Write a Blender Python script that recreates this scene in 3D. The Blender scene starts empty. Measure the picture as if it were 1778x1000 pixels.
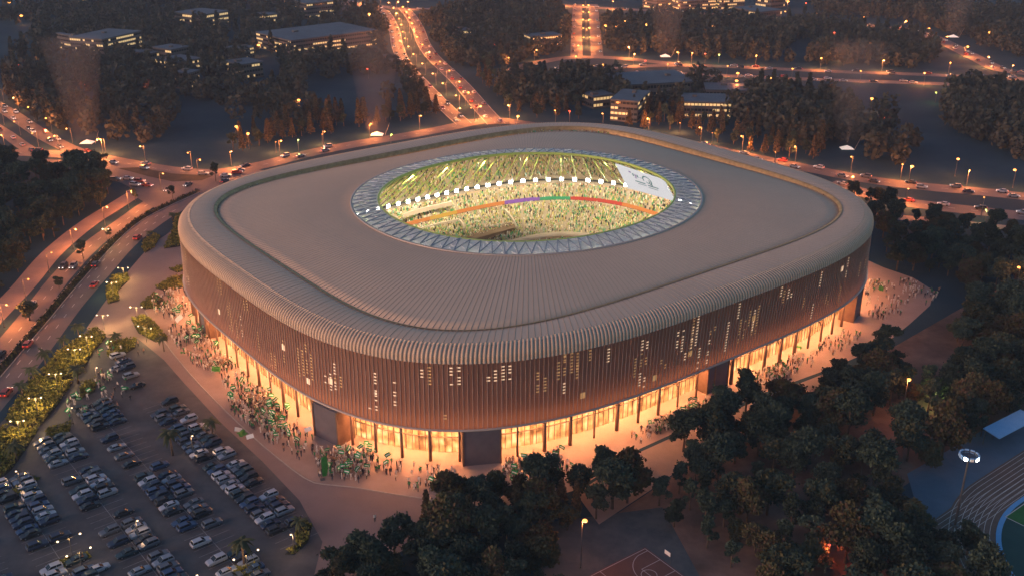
import bpy, math, random
import numpy as np
from mathutils import Vector, Matrix
R = math.radians
rnd = random.Random(7)
scene = bpy.context.scene
COL = scene.collection

# ------------------------------------------------------------------ camera
CAM_H, PITCH, FPX = 150.0, R(22.93), 1773.0
cam_data = bpy.data.cameras.new("camera")
cam_data.sensor_width = 36.0
cam_data.lens = 36.0 * FPX / 1778.0
cam_data.clip_start = 1.0
cam_data.clip_end = 9000.0
cam = bpy.data.objects.new("camera", cam_data)
cam.location = (0, 0, CAM_H)
cam.rotation_euler = (R(90) - PITCH, 0, 0)
COL.objects.link(cam)
scene.camera = cam

# ------------------------------------------------------------------ world, sun, exposure
world = bpy.data.worlds.new("World")
scene.world = world
world.use_nodes = True
wn = world.node_tree.nodes
wl = world.node_tree.links
bg = wn["Background"]
sky = wn.new("ShaderNodeTexSky")
sky.sky_type = 'NISHITA'
sky.sun_disc = False
sky.sun_elevation = R(6.0)
sky.sun_rotation = R(-112)
sky.altitude = 300
sky.dust_density = 1.0
sky.ozone_density = 2.6
wl.new(sky.outputs[0], bg.inputs[0])
bg.inputs[1].default_value = 0.085
sun_data = bpy.data.lights.new("sun", 'SUN')
sun_data.energy = 1.05
sun_data.angle = R(45)
sun_data.color = (1.0, 0.47, 0.33)
sun = bpy.data.objects.new("sun", sun_data)
sun.rotation_euler = Vector((.92, .37, -.17)).to_track_quat('-Z', 'Y').to_euler()
COL.objects.link(sun)
scene.view_settings.view_transform = 'Standard'
scene.view_settings.look = 'None'
scene.view_settings.exposure = 1.4
scene.view_settings.gamma = 1.0
scene.cycles.use_denoising = True
scene.cycles.max_bounces = 5
scene.cycles.diffuse_bounces = 3
scene.cycles.glossy_bounces = 2
scene.cycles.transparent_max_bounces = 8
scene.cycles.volume_bounces = 0
scene.cycles.caustics_reflective = False
scene.cycles.caustics_refractive = False
scene.cycles.use_light_tree = True
scene.cycles.sample_clamp_indirect = 3.0


def G(px, py, z=0.0):
    """ground point seen at a pixel of the 1778 x 1000 photograph"""
    c, s = math.cos(PITCH), math.sin(PITCH)
    u = (px - 889) / FPX
    v = (py - 500) / FPX
    dx, dy, dz = u, c - v * s, -(s + v * c)
    k = (z - CAM_H) / dz
    return (k * dx, k * dy, z)


def PX(x, y, z=0.0):
    c, s = math.cos(PITCH), math.sin(PITCH)
    z -= CAM_H
    d = y * c - z * s
    return 889 + FPX * x / d, 500 - FPX * (y * s + z * c) / d


# ------------------------------------------------------------------ object helpers
def tag(o, label=None, cat=None, group=None, kind=None):
    if label: o["label"] = label
    if cat: o["category"] = cat
    if group: o["group"] = group
    if kind: o["kind"] = kind
    return o


def empty(name, loc=(0, 0, 0), rz=0.0, s=1.0):
    o = bpy.data.objects.new(name, None)
    o.empty_display_size = 0.5
    o.location = loc
    o.rotation_euler = (0, 0, rz)
    o.scale = (s, s, s)
    COL.objects.link(o)
    return o


def link(name, me, parent=None, loc=None, rz=None):
    o = bpy.data.objects.new(name, me)
    COL.objects.link(o)
    if parent: o.parent = parent
    if loc is not None: o.location = loc
    if rz is not None: o.rotation_euler = (0, 0, rz)
    return o


def copy_tree(o, parent=None):
    c = o.copy()
    COL.objects.link(c)
    c.parent = parent
    for ch in o.children:
        copy_tree(ch, c)
    return c


def np_mesh(name, V, F, mats, mi=None, smooth=False, col=None):
    """V (n,3); F list of arrays (m,k) of equal-size faces"""
    if not isinstance(F, list): F = [F]
    F = [np.asarray(f, dtype=np.int32) for f in F if len(f)]
    me = bpy.data.meshes.new(name)
    V = np.asarray(V, dtype=np.float32)
    nl = sum(f.size for f in F)
    nf = sum(len(f) for f in F)
    me.vertices.add(len(V))
    me.vertices.foreach_set("co", V.ravel())
    me.loops.add(nl)
    me.loops.foreach_set("vertex_index", np.concatenate([f.ravel() for f in F]))
    me.polygons.add(nf)
    st = []
    a = 0
    for f in F:
        st.append(a + np.arange(len(f)) * f.shape[1])
        a += f.size
    me.polygons.foreach_set("loop_start", np.concatenate(st).astype(np.int32))
    if mi is not None:
        me.polygons.foreach_set("material_index", np.asarray(mi, dtype=np.int32))
    if smooth:
        me.polygons.foreach_set("use_smooth", np.ones(nf, dtype=bool))
    for m in (mats if isinstance(mats, (list, tuple)) else [mats]):
        me.materials.append(m)
    if col is not None:
        at = me.color_attributes.new("tint", 'FLOAT_COLOR', 'POINT')
        c4 = np.ones((len(V), 4), dtype=np.float32)
        c4[:, :3] = col
        at.data.foreach_set("color", c4.ravel())
    me.update(calc_edges=True)
    return me


class MB:
    """collects simple shapes into one mesh"""
    def __init__(self): self.v, self.f, self.m = [], [], []

    def add(self, vs, fs, m=0):
        b = len(self.v)
        self.v += [tuple(p) for p in vs]
        self.f += [tuple(b + i for i in f) for f in fs]
        self.m += [m] * len(fs)
        return self

    def box(self, c, s, rz=0.0, m=0, taper=1.0):
        hx, hy, hz = s[0] / 2, s[1] / 2, s[2] / 2
        cs, sn = math.cos(rz), math.sin(rz)
        vs = []
        for z, k in ((-hz, 1.0), (hz, taper)):
            for x, y in ((-hx, -hy), (hx, -hy), (hx, hy), (-hx, hy)):
                x *= k; y *= k
                vs.append((c[0] + x * cs - y * sn, c[1] + x * sn + y * cs, c[2] + z))
        return self.add(vs, [(3, 2, 1, 0), (4, 5, 6, 7), (0, 1, 5, 4), (1, 2, 6, 5), (2, 3, 7, 6), (3, 0, 4, 7)], m)

    def tube(self, pts, rad, n=6, m=0, cap=True):
        pts = [Vector(p) for p in pts]
        if not isinstance(rad, (list, tuple)): rad = [rad] * len(pts)
        vs, fs = [], []
        for i, p in enumerate(pts):
            d = (pts[min(i + 1, len(pts) - 1)] - pts[max(i - 1, 0)]).normalized()
            a = d.orthogonal().normalized() if abs(d.z) > 0.95 else d.cross(Vector((0, 0, 1))).normalized()
            b = d.cross(a)
            for k in range(n):
                t = 2 * math.pi * k / n
                vs.append(p + a * (rad[i] * math.cos(t)) + b * (rad[i] * math.sin(t)))
        for i in range(len(pts) - 1):
            for k in range(n):
                k2 = (k + 1) % n
                fs.append((i * n + k, i * n + k2, (i + 1) * n + k2, (i + 1) * n + k))
        if cap:
            fs.append(tuple(range(n))[::-1])
            fs.append(tuple((len(pts) - 1) * n + k for k in range(n)))
        return self.add(vs, fs, m)

    def ball(self, c, r, m=0, n=8, k=5, sz=1.0):
        vs, fs = [], []
        for i in range(k + 1):
            t = math.pi * i / k
            for j in range(n):
                a = 2 * math.pi * j / n
                vs.append((c[0] + r * math.sin(t) * math.cos(a), c[1] + r * math.sin(t) * math.sin(a), c[2] + r * sz * math.cos(t)))
        for i in range(k):
            for j in range(n):
                fs.append((i * n + j, (i + 1) * n + j, (i + 1) * n + (j + 1) % n, i * n + (j + 1) % n))
        return self.add(vs, fs, m)

    def mesh(self, name, mats, smooth=False):
        me = bpy.data.meshes.new(name)
        me.from_pydata(self.v, [], self.f)
        for m in (mats if isinstance(mats, (list, tuple)) else [mats]): me.materials.append(m)
        me.polygons.foreach_set("material_index", self.m)
        if smooth: me.polygons.foreach_set("use_smooth", [True] * len(self.f))
        me.update()
        return me

    def build(self, name, mats, parent=None, smooth=False):
        return link(name, self.mesh(name, mats, smooth), parent)


ORD = ["zeroth", "first", "second", "third", "fourth", "fifth", "sixth", "seventh", "eighth", "ninth", "tenth", "eleventh",
       "twelfth", "thirteenth", "fourteenth", "fifteenth", "sixteenth", "seventeenth", "eighteenth", "nineteenth", "twentieth"]


def ordinal(i):
    if i <= 20: return ORD[i]
    tens = ["", "", "twenty", "thirty", "forty", "fifty", "sixty", "seventy", "eighty", "ninety"]
    if i % 10 == 0: return tens[i // 10 % 10][:-1] + "ieth"
    return tens[i // 10 % 10] + "-" + ORD[i % 10]


# ------------------------------------------------------------------ materials
def mat(name, c, rough=0.7, metal=0.0, c2=None, scale=1.0, detail=3.0, c3=None, emis=None, estr=0.0, spec=0.3,
        bump=0.0, rand=None, stretch=None):
    m = bpy.data.materials.new(name)
    m.use_nodes = True
    nt = m.node_tree
    b = nt.nodes["Principled BSDF"]
    b.inputs["Roughness"].default_value = rough
    b.inputs["Metallic"].default_value = metal
    b.inputs["Specular IOR Level"].default_value = spec
    b.inputs["Base Color"].default_value = (*c, 1)
    out = None
    if c2 is not None:
        tc = nt.nodes.new("ShaderNodeTexCoord")
        no = nt.nodes.new("ShaderNodeTexNoise")
        no.inputs["Scale"].default_value = scale
        no.inputs["Detail"].default_value = detail
        no.inputs["Roughness"].default_value = 0.65
        if stretch:
            mp = nt.nodes.new("ShaderNodeMapping")
            mp.inputs["Scale"].default_value = stretch
            nt.links.new(tc.outputs["Object"], mp.inputs[0])
            nt.links.new(mp.outputs[0], no.inputs["Vector"])
        else:
            nt.links.new(tc.outputs["Object"], no.inputs["Vector"])
        cr = nt.nodes.new("ShaderNodeValToRGB")
        cr.color_ramp.elements[0].position = 0.33
        cr.color_ramp.elements[1].position = 0.67
        cr.color_ramp.elements[0].color = (*c, 1)
        cr.color_ramp.elements[1].color = (*c2, 1)
        if c3 is not None:
            e = cr.color_ramp.elements.new(0.5)
            e.color = (*c3, 1)
        nt.links.new(no.outputs["Fac"], cr.inputs[0])
        out = cr.outputs[0]
        if bump:
            bm = nt.nodes.new("ShaderNodeBump")
            bm.inputs["Strength"].default_value = bump
            bm.inputs["Distance"].default_value = 0.3
            nt.links.new(no.outputs["Fac"], bm.inputs["Height"])
            nt.links.new(bm.outputs[0], b.inputs["Normal"])
    if rand:
        oi = nt.nodes.new("ShaderNodeObjectInfo")
        mr = nt.nodes.new("ShaderNodeMapRange")
        mr.inputs["To Min"].default_value = rand[0]
        mr.inputs["To Max"].default_value = rand[1]
        nt.links.new(oi.outputs["Random"], mr.inputs["Value"])
        hs = nt.nodes.new("ShaderNodeHueSaturation")
        nt.links.new(mr.outputs[0], hs.inputs["Value"])
        if out is None: hs.inputs["Color"].default_value = (*c, 1)
        else: nt.links.new(out, hs.inputs["Color"])
        out = hs.outputs[0]
    if out is not None: nt.links.new(out, b.inputs["Base Color"])
    if emis is not None:
        b.inputs["Emission Color"].default_value = (*emis, 1)
        b.inputs["Emission Strength"].default_value = estr
    return m


M = {}
M['ground'] = mat("dry_grass_ground", (.016, .042, .062), .95, c2=(.040, .074, .095), c3=(.026, .056, .078), scale=.012, detail=9, spec=.05)
M['earth'] = mat("bare_earth", (.10, .070, .055), .95, c2=(.24, .165, .13), c3=(.16, .11, .09), scale=.07, detail=10, bump=.3, spec=.05)
M['blue_earth'] = mat("scrub_ground", (.055, .075, .085), .95, c2=(.11, .125, .13), scale=.15, detail=10, spec=.05)
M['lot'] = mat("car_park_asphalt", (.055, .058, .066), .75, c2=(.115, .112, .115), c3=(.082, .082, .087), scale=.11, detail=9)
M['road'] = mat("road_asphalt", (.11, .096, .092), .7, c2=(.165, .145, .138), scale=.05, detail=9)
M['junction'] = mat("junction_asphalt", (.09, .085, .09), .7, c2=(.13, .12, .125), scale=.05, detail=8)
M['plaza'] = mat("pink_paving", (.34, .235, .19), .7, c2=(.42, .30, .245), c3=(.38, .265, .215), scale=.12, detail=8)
M['forecourt'] = mat("glow_tinted_asphalt", (.205, .150, .135), .8, c2=(.27, .20, .18), c3=(.235, .172, .155), scale=.04, detail=9)  # warm lamp glow near the stadium is put into this redder, paler asphalt
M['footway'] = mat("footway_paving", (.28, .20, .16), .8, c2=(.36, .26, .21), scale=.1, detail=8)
M['kerb'] = mat("kerb_stone", (.36, .31, .27), .8, c2=(.44, .38, .33), scale=.5)
M['hedge_ground'] = mat("median_soil", (.03, .03, .022), .95, c2=(.055, .05, .035), scale=.2)
M['line'] = mat("road_paint", (.62, .60, .56), .7, c2=(.42, .41, .39), scale=.3, detail=6)
M['roof'] = mat("roof_metal", (.62, .44, .30), .6, .0, c2=(.69, .49, .335), scale=.035, detail=8, spec=.3)
M['seam'] = mat("roof_seam", (.46, .33, .225), .6, c2=(.53, .375, .26), scale=.3)
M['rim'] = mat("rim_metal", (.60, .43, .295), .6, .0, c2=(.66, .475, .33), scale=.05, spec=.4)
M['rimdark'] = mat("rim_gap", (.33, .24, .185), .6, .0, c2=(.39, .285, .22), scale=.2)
M['facade'] = mat("bronze_panel", (.25, .135, .10), .5, .0, c2=(.34, .19, .14), c3=(.29, .16, .12), scale=.5, detail=4, stretch=(1, 1, .12))
M['fin'] = mat("bronze_fin", (.47, .33, .27), .5, .0, c2=(.54, .39, .32), scale=.4)
M['edge'] = mat("pale_trim", (.5, .42, .36), .5, .2, c2=(.44, .37, .32), scale=.5)
M['gold'] = mat("cove_panel", (.55, .36, .16), .5, .3, c2=(.36, .22, .09), scale=.6, detail=4)
M['cove'] = mat("cove_light", (.9, .6, .3), .5, emis=(1, .50, .14), estr=9.0)
M['louvre'] = mat("lit_louvre", (.8, .7, .6), .5, c2=(.7, .55, .4), scale=.3, emis=(1, .62, .34), estr=.30)
M['louvre_gold'] = mat("gold_louvre", (.8, .6, .3), .5, c2=(.6, .4, .2), scale=.3, emis=(1, .45, .13), estr=.12)
M['soffit'] = mat("soffit_panel", (.5, .38, .28), .6, c2=(.42, .31, .22), scale=.3)
M['downlight'] = mat("soffit_lamp", (1, .8, .6), .5, emis=(1, .41, .17), estr=150.0)
M['cavity'] = mat("facade_glow", (1, .7, .4), .5, emis=(1, .42, .16), estr=3.0)
M['column'] = mat("column_bronze", (.16, .10, .07), .5, .2, c2=(.22, .14, .10), scale=.4)
M['mullion'] = mat("mullion", (.22, .14, .09), .5, .3, c2=(.16, .10, .07), scale=.5)
M['portal'] = mat("portal_slate", (.115, .10, .115), .6, c2=(.15, .13, .145), scale=.2)
M['truss'] = mat("white_truss", (.86, .88, .90), .45, c2=(.62, .65, .68), scale=.4)
M['ring_truss'] = mat("ring_truss_grey", (.22, .28, .33), .5, c2=(.28, .34, .40), scale=.4)
M['green_truss'] = mat("lime_truss", (.44, .55, .13), .45, c2=(.36, .47, .11), scale=.4)
M['dark_truss'] = mat("dark_truss", (.07, .075, .05), .5, c2=(.10, .10, .07), scale=.4)
M['concrete'] = mat("stand_concrete", (.42, .34, .26), .8, c2=(.50, .41, .32), scale=.2, detail=6)
M['cream'] = mat("cream_balcony", (.66, .54, .42), .6, c2=(.58, .47, .36), scale=.2)
M['pitch'] = mat("pitch_turf", (.20, .13, .075), .9, c2=(.27, .18, .11), scale=.15, detail=6)
M['flood'] = mat("floodlight_lens", (1, 1, 1), .4, emis=(1, .97, .86), estr=22.0)
M['black'] = mat("black_housing", (.03, .03, .032), .5, c2=(.045, .045, .047), scale=2)
M['screen'] = mat("screen_white", (.10, .10, .11), .4, emis=(.90, .92, .95), estr=.25)
M['logo'] = mat("screen_teal_mark", (.05, .13, .13), .5, emis=(.06, .16, .17), estr=.08)
M['logo_violet'] = mat("screen_violet_mark", (.12, .06, .2), .5, emis=(.12, .06, .22), estr=.1)
for k, c in (('orange', (.95, .33, .09)), ('red', (.85, .10, .07)), ('green', (.08, .50, .22)), ('purple', (.38, .16, .65)), ('amber', (.95, .55, .10))):
    M['rib_' + k] = mat("ribbon_" + k, tuple(v * .35 for v in c), .5, emis=c, estr=.13)
M['trunk'] = mat("bark", (.10, .07, .05), .9, c2=(.16, .115, .085), scale=2)
M['leaf_a'] = mat("leaf_dark", (.036, .056, .042), .8, rand=(.6, 1.35), spec=.1)
M['leaf_b'] = mat("leaf_mid", (.058, .080, .052), .8, rand=(.6, 1.35), spec=.1)
M['leaf_c'] = mat("leaf_olive", (.078, .074, .036), .8, rand=(.6, 1.3), spec=.1)
M['leaf_d'] = mat("leaf_russet", (.085, .058, .036), .8, rand=(.6, 1.3), spec=.1)
M['fir_a'] = mat("needle_dark", (.055, .050, .030), .8, rand=(.7, 1.3), spec=.1)
M['fir_b'] = mat("needle_brown", (.115, .085, .045), .8, rand=(.7, 1.3), spec=.1)
M['shrub_a'] = mat("shrub_leaf", (.115, .12, .028), .8, spec=.1)
M['shrub_b'] = mat("shrub_leaf_pale", (.24, .22, .05), .8, spec=.1)
M['hedge_a'] = mat("hedge_leaf", (.030, .036, .022), .8, spec=.1)
M['palm'] = mat("palm_frond", (.060, .075, .035), .7, rand=(.7, 1.3), spec=.2)
M['far_a'] = mat("far_leaf", (.050, .056, .044), .9, spec=.05)
M['far_b'] = mat("far_leaf_pale", (.078, .076, .056), .9, spec=.05)
M['pole'] = mat("lamp_pole", (.12, .12, .12), .5, .5, c2=(.16, .16, .16), scale=2)
M['lamp_o'] = mat("sodium_lamp", (1, .6, .2), .4, emis=(1, .33, .06), estr=1.6)
M['lamp_w'] = mat("white_lamp", (1, .9, .7), .4, emis=(1, .66, .36), estr=1.5)
M['lamp_r'] = mat("red_lamp", (1, .1, .05), .4, emis=(1, .12, .06), estr=.9)
M['lamp_g'] = mat("lime_lamp", (.7, 1, .3), .4, emis=(.80, .80, .16), estr=.8)
M['tent'] = mat("lit_canvas", (.85, .8, .75), .6, emis=(1, .86, .72), estr=.2)
M['glass'] = mat("car_glass", (.015, .018, .022), .12, spec=.5)
M['tyre'] = mat("tyre", (.02, .02, .02), .8)
M['hub'] = mat("wheel_rim", (.35, .35, .36), .35, .7)
M['head'] = mat("headlight_on", (1, 1, 1), .3, emis=(1, .95, .85), estr=1.4)
M['tail'] = mat("taillight_on", (.6, .03, .02), .3, emis=(1, .06, .03), estr=.7)
M['head_off'] = mat("headlight_off", (.6, .62, .65), .2)
M['tail_off'] = mat("taillight_off", (.28, .02, .02), .3)
CARCOL = {'white': (.42, .45, .50), 'silver': (.25, .29, .34), 'grey': (.12, .14, .17), 'navy': (.030, .045, .085),
          'black': (.030, .036, .048), 'teal': (.032, .062, .080), 'blue': (.045, .085, .17), 'red': (.30, .05, .04)}
for k, c in CARCOL.items():
    M['car_' + k] = mat("car_paint_" + k, c, .28, .15, spec=.5)
M['skin'] = mat("skin", (.36, .22, .15), .6)
M['hair'] = mat("hair", (.02, .016, .012), .7)
M['robe'] = mat("white_robe", (.72, .68, .62), .8)
M['darkcloth'] = mat("dark_clothes", (.035, .033, .038), .8)
M['tancloth'] = mat("tan_shirt", (.42, .27, .18), .8)
M['greencloth'] = mat("green_shirt", (.03, .22, .08), .8)
M['jeans'] = mat("trousers", (.06, .07, .10), .8)
M['flag_green'] = mat("flag_green", (.010, .26, .075), .75, c2=(.015, .33, .10), scale=3)
M['flag_white'] = mat("flag_white", (.78, .78, .72), .75)
M['banner_green'] = mat("banner_green", (.06, .27, .045), .7, c2=(.04, .19, .035), scale=1.5)
M['b_wall'] = mat("office_wall", (.10, .088, .082), .8, c2=(.13, .115, .105), scale=.2)
M['b_roof'] = mat("office_roof", (.075, .09, .115), .7, c2=(.10, .12, .15), scale=.08, detail=5)
M['pane'] = mat("lit_pane", (.9, .75, .4), .4, emis=(1, .62, .24), estr=.25)
M['pane_off'] = mat("dark_pane", (.02, .022, .026), .15, spec=.5)
M['stall'] = mat("worn_stall_paint", (.36, .36, .36), .8, c2=(.16, .16, .16), scale=.8, detail=8)
M['track'] = mat("running_track", (.12, .085, .068), .9, c2=(.155, .11, .088), scale=.2, detail=6)
M['blue_path'] = mat("blue_paving", (.075, .125, .18), .8, c2=(.10, .155, .215), scale=.15, detail=6)
M['blue_border'] = mat("track_border", (.10, .33, .62), .7, c2=(.13, .37, .66), scale=.3)
M['field'] = mat("infield_teal", (.012, .060, .058), .9, c2=(.018, .075, .07), scale=.2)
M['field_green'] = mat("infield_green", (.02, .12, .03), .9, c2=(.028, .15, .04), scale=.3)
M['court'] = mat("court_red", (.115, .062, .05), .85, c2=(.15, .08, .062), scale=.2, detail=6)
M['court_line'] = mat("court_line", (.45, .42, .42), .8)
M['canopy_blue'] = mat("blue_canopy", (.22, .42, .68), .5, c2=(.28, .48, .72), scale=.4)


# crowd material reads each spectator's own clothing colour
def tint_mat(name, rough=.8):
    m = bpy.data.materials.new(name)
    m.use_nodes = True
    nt = m.node_tree
    b = nt.nodes["Principled BSDF"]
    at = nt.nodes.new("ShaderNodeAttribute")
    at.attribute_name = "tint"
    nt.links.new(at.outputs["Color"], b.inputs["Base Color"])
    b.inputs["Roughness"].default_value = rough
    b.inputs["Specular IOR Level"].default_value = .1
    return m


M['crowd'] = tint_mat("spectator_clothes")


def lit_glass_mat():
    """glazed concourse wall lit from inside, brightness varying from bay to bay"""
    m = bpy.data.materials.new("lit_concourse_glass")
    m.use_nodes = True
    nt = m.node_tree
    b = nt.nodes["Principled BSDF"]
    b.inputs["Base Color"].default_value = (.35, .22, .12, 1)
    b.inputs["Roughness"].default_value = .3
    uv = nt.nodes.new("ShaderNodeUVMap")
    mp = nt.nodes.new("ShaderNodeMapping")
    mp.inputs["Scale"].default_value = (1.0, .06, 1)
    nt.links.new(uv.outputs[0], mp.inputs[0])
    n1 = nt.nodes.new("ShaderNodeTexNoise")
    n1.inputs["Scale"].default_value = .8
    n1.inputs["Detail"].default_value = 5
    n1.inputs["Roughness"].default_value = .75
    nt.links.new(mp.outputs[0], n1.inputs["Vector"])
    n2 = nt.nodes.new("ShaderNodeTexNoise")
    n2.inputs["Scale"].default_value = .35
    n2.inputs["Detail"].default_value = 6
    nt.links.new(uv.outputs[0], n2.inputs["Vector"])
    mu = nt.nodes.new("ShaderNodeMath"); mu.operation = 'MULTIPLY'
    nt.links.new(n1.outputs["Fac"], mu.inputs[0]); nt.links.new(n2.outputs["Fac"], mu.inputs[1])
    cr = nt.nodes.new("ShaderNodeValToRGB")
    e = cr.color_ramp.elements
    e[0].position = .18; e[0].color = (.16, .05, .012, 1)
    e[1].position = .37; e[1].color = (1, .66, .32, 1)
    k = e.new(.26); k.color = (.85, .36, .10, 1)
    nt.links.new(mu.outputs[0], cr.inputs[0])
    nt.links.new(cr.outputs[0], b.inputs["Emission Color"])
    b.inputs["Emission Strength"].default_value = .62
    return m


M['lit_glass'] = lit_glass_mat()


def canopy_mat():
    m = bpy.data.materials.new("opening_glass")
    m.use_nodes = True
    nt = m.node_tree
    pr = nt.nodes["Principled BSDF"]
    out = [n for n in nt.nodes if n.type == 'OUTPUT_MATERIAL'][0]
    tc = nt.nodes.new("ShaderNodeTexCoord")
    no = nt.nodes.new("ShaderNodeTexNoise")
    no.inputs["Scale"].default_value = .9
    no.inputs["Detail"].default_value = 6
    no.inputs["Roughness"].default_value = .8
    nt.links.new(tc.outputs["Object"], no.inputs["Vector"])
    cr = nt.nodes.new("ShaderNodeValToRGB")
    cr.color_ramp.elements[0].position = .38; cr.color_ramp.elements[0].color = (.48, .57, .65, 1)
    cr.color_ramp.elements[1].position = .64; cr.color_ramp.elements[1].color = (.92, .95, .97, 1)
    nt.links.new(no.outputs["Fac"], cr.inputs[0])
    nt.links.new(cr.outputs[0], pr.inputs["Base Color"])
    pr.inputs["Roughness"].default_value = .3
    tl = nt.nodes.new("ShaderNodeBsdfTranslucent"); tl.inputs[0].default_value = (.75, .82, .88, 1)
    tr = nt.nodes.new("ShaderNodeBsdfTransparent"); tr.inputs[0].default_value = (.8, .86, .9, 1)
    a1 = nt.nodes.new("ShaderNodeMixShader"); a1.inputs[0].default_value = .65
    nt.links.new(tl.outputs[0], a1.inputs[1]); nt.links.new(pr.outputs[0], a1.inputs[2])
    a2 = nt.nodes.new("ShaderNodeMixShader"); a2.inputs[0].default_value = .85
    nt.links.new(tr.outputs[0], a2.inputs[1]); nt.links.new(a1.outputs[0], a2.inputs[2])
    nt.links.new(a2.outputs[0], out.inputs[0])
    return m


M['opening_glass'] = canopy_mat()


# ------------------------------------------------------------------ ground, roads, paved areas (the setting)
def in_poly(x, y, P):
    c = False
    j = len(P) - 1
    for i in range(len(P)):
        if (P[i][1] > y) != (P[j][1] > y) and x < (P[j][0] - P[i][0]) * (y - P[i][1]) / (P[j][1] - P[i][1]) + P[i][0]:
            c = not c
        j = i
    return c


def spline(P, step=4.0):
    """Catmull-Rom through world points, resampled"""
    P = [np.array(p[:2], float) for p in P]
    Q = [2 * P[0] - P[1]] + P + [2 * P[-1] - P[-2]]
    out = []
    for i in range(1, len(Q) - 2):
        n = max(2, int(np.linalg.norm(Q[i + 1] - Q[i]) / step))
        for k in range(n):
            t = k / n
            a, b, c, d = Q[i - 1], Q[i], Q[i + 1], Q[i + 2]
            out.append(.5 * ((2 * b) + (-a + c) * t + (2 * a - 5 * b + 4 * c - d) * t * t + (-a + 3 * b - 3 * c + d) * t ** 3))
    out.append(P[-1])
    return np.array(out)


def normals2(L):
    T = np.gradient(L, axis=0)
    T /= np.linalg.norm(T, axis=1)[:, None] + 1e-9
    return T, np.stack([-T[:, 1], T[:, 0]], 1)


def poly_sheet(name, P, z, m, kind='structure', px=True):
    W = [G(*p)[:2] for p in P] if px else P
    me = bpy.data.meshes.new(name)
    me.from_pydata([(x, y, z) for x, y in W], [], [tuple(range(len(W)))])
    me.materials.append(m)
    o = link(name, me)
    o["kind"] = kind
    return o


def strip(name, L, w, z, m, off=0.0, kind='structure'):
    T, N = normals2(L)
    a = L + N * (off + w / 2)
    b = L + N * (off - w / 2)
    V = np.zeros((2 * len(L), 3))
    V[0::2, :2] = b; V[1::2, :2] = a; V[:, 2] = z
    i = np.arange(len(L) - 1) * 2
    me = np_mesh(name, V, np.stack([i, i + 2, i + 3, i + 1], 1), m)
    o = link(name, me)
    if kind: o["kind"] = kind
    return o


g = MB()
g.add([(-1800, -200, 0), (1800, -200, 0), (1800, 2200, 0), (-1800, 2200, 0)], [(0, 1, 2, 3)])
g.build("ground", M['ground'])["kind"] = 'structure'

LOT = [(-150, 735), (0, 735), (60, 675), (130, 600), (190, 515), (240, 450), (330, 372), (380, 340), (480, 470), (560, 560), (900, 640), (930, 800),
       (800, 890), (740, 935), (640, 985), (560, 1040), (520, 1080), (-150, 1080)]
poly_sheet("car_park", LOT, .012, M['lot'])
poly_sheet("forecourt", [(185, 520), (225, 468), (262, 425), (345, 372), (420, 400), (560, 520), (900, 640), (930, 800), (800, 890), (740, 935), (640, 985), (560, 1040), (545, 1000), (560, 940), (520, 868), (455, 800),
                         (385, 735), (320, 665), (285, 625), (240, 588), (180, 585), (150, 570)], .014, M['forecourt'])  # sheet over the lot asphalt that carries the warm glow in its colour
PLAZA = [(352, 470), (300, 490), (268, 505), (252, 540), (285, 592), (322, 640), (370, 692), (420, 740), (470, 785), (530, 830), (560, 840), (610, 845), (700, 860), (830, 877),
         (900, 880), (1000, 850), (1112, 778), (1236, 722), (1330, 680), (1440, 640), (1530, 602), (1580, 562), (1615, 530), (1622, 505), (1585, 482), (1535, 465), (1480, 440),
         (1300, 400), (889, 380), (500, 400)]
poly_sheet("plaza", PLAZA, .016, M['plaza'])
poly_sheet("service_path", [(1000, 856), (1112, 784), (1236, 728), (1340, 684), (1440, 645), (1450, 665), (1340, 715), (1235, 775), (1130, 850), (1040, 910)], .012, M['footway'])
poly_sheet("grove_earth", [(1040, 912), (1130, 852), (1236, 777), (1340, 716), (1450, 666), (1545, 606), (1660, 540), (1790, 470), (1800, 730), (1700, 755), (1640, 795), (1560, 850),
                           (1600, 930), (1650, 1100), (1190, 1080)], .008, M['earth'])
poly_sheet("scrub_ground", [(960, 905), (1150, 880), (1215, 1000), (1240, 1100), (900, 1100)], .010, M['blue_earth'])

# kerb between plaza and car park (a real step) and plaza edging
KERB = spline([G(*p) for p in PLAZA[3:15]], 3)


def kerb(name, L, h=.14, w=.35):
    T, N = normals2(L)
    n = len(L)
    V = np.zeros((n, 4, 3))
    for k, (o_, z_) in enumerate(((-w / 2, 0), (-w / 2, h), (w / 2, h), (w / 2, 0))):
        V[:, k, :2] = L + N * o_
        V[:, k, 2] = z_
    i = np.arange(n - 1)[:, None] * 4
    F = np.concatenate([np.concatenate([i + k, i + 4 + k, i + 5 + k, i + k + 1], 1) for k in range(3)])
    o = link(name, np_mesh(name, V.reshape(-1, 3), F, M['kerb']))
    o["kind"] = 'structure'
    return o


kerb("plaza_kerb", KERB)

ROADS = {}   # phrase: (path, width)


def road(key, P, w, z, m='road', name="road"):
    L = spline([G(*p) for p in P], 5)
    ROADS[key] = (L, w)
    strip(name, L, w, z, M[m])
    return L


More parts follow.
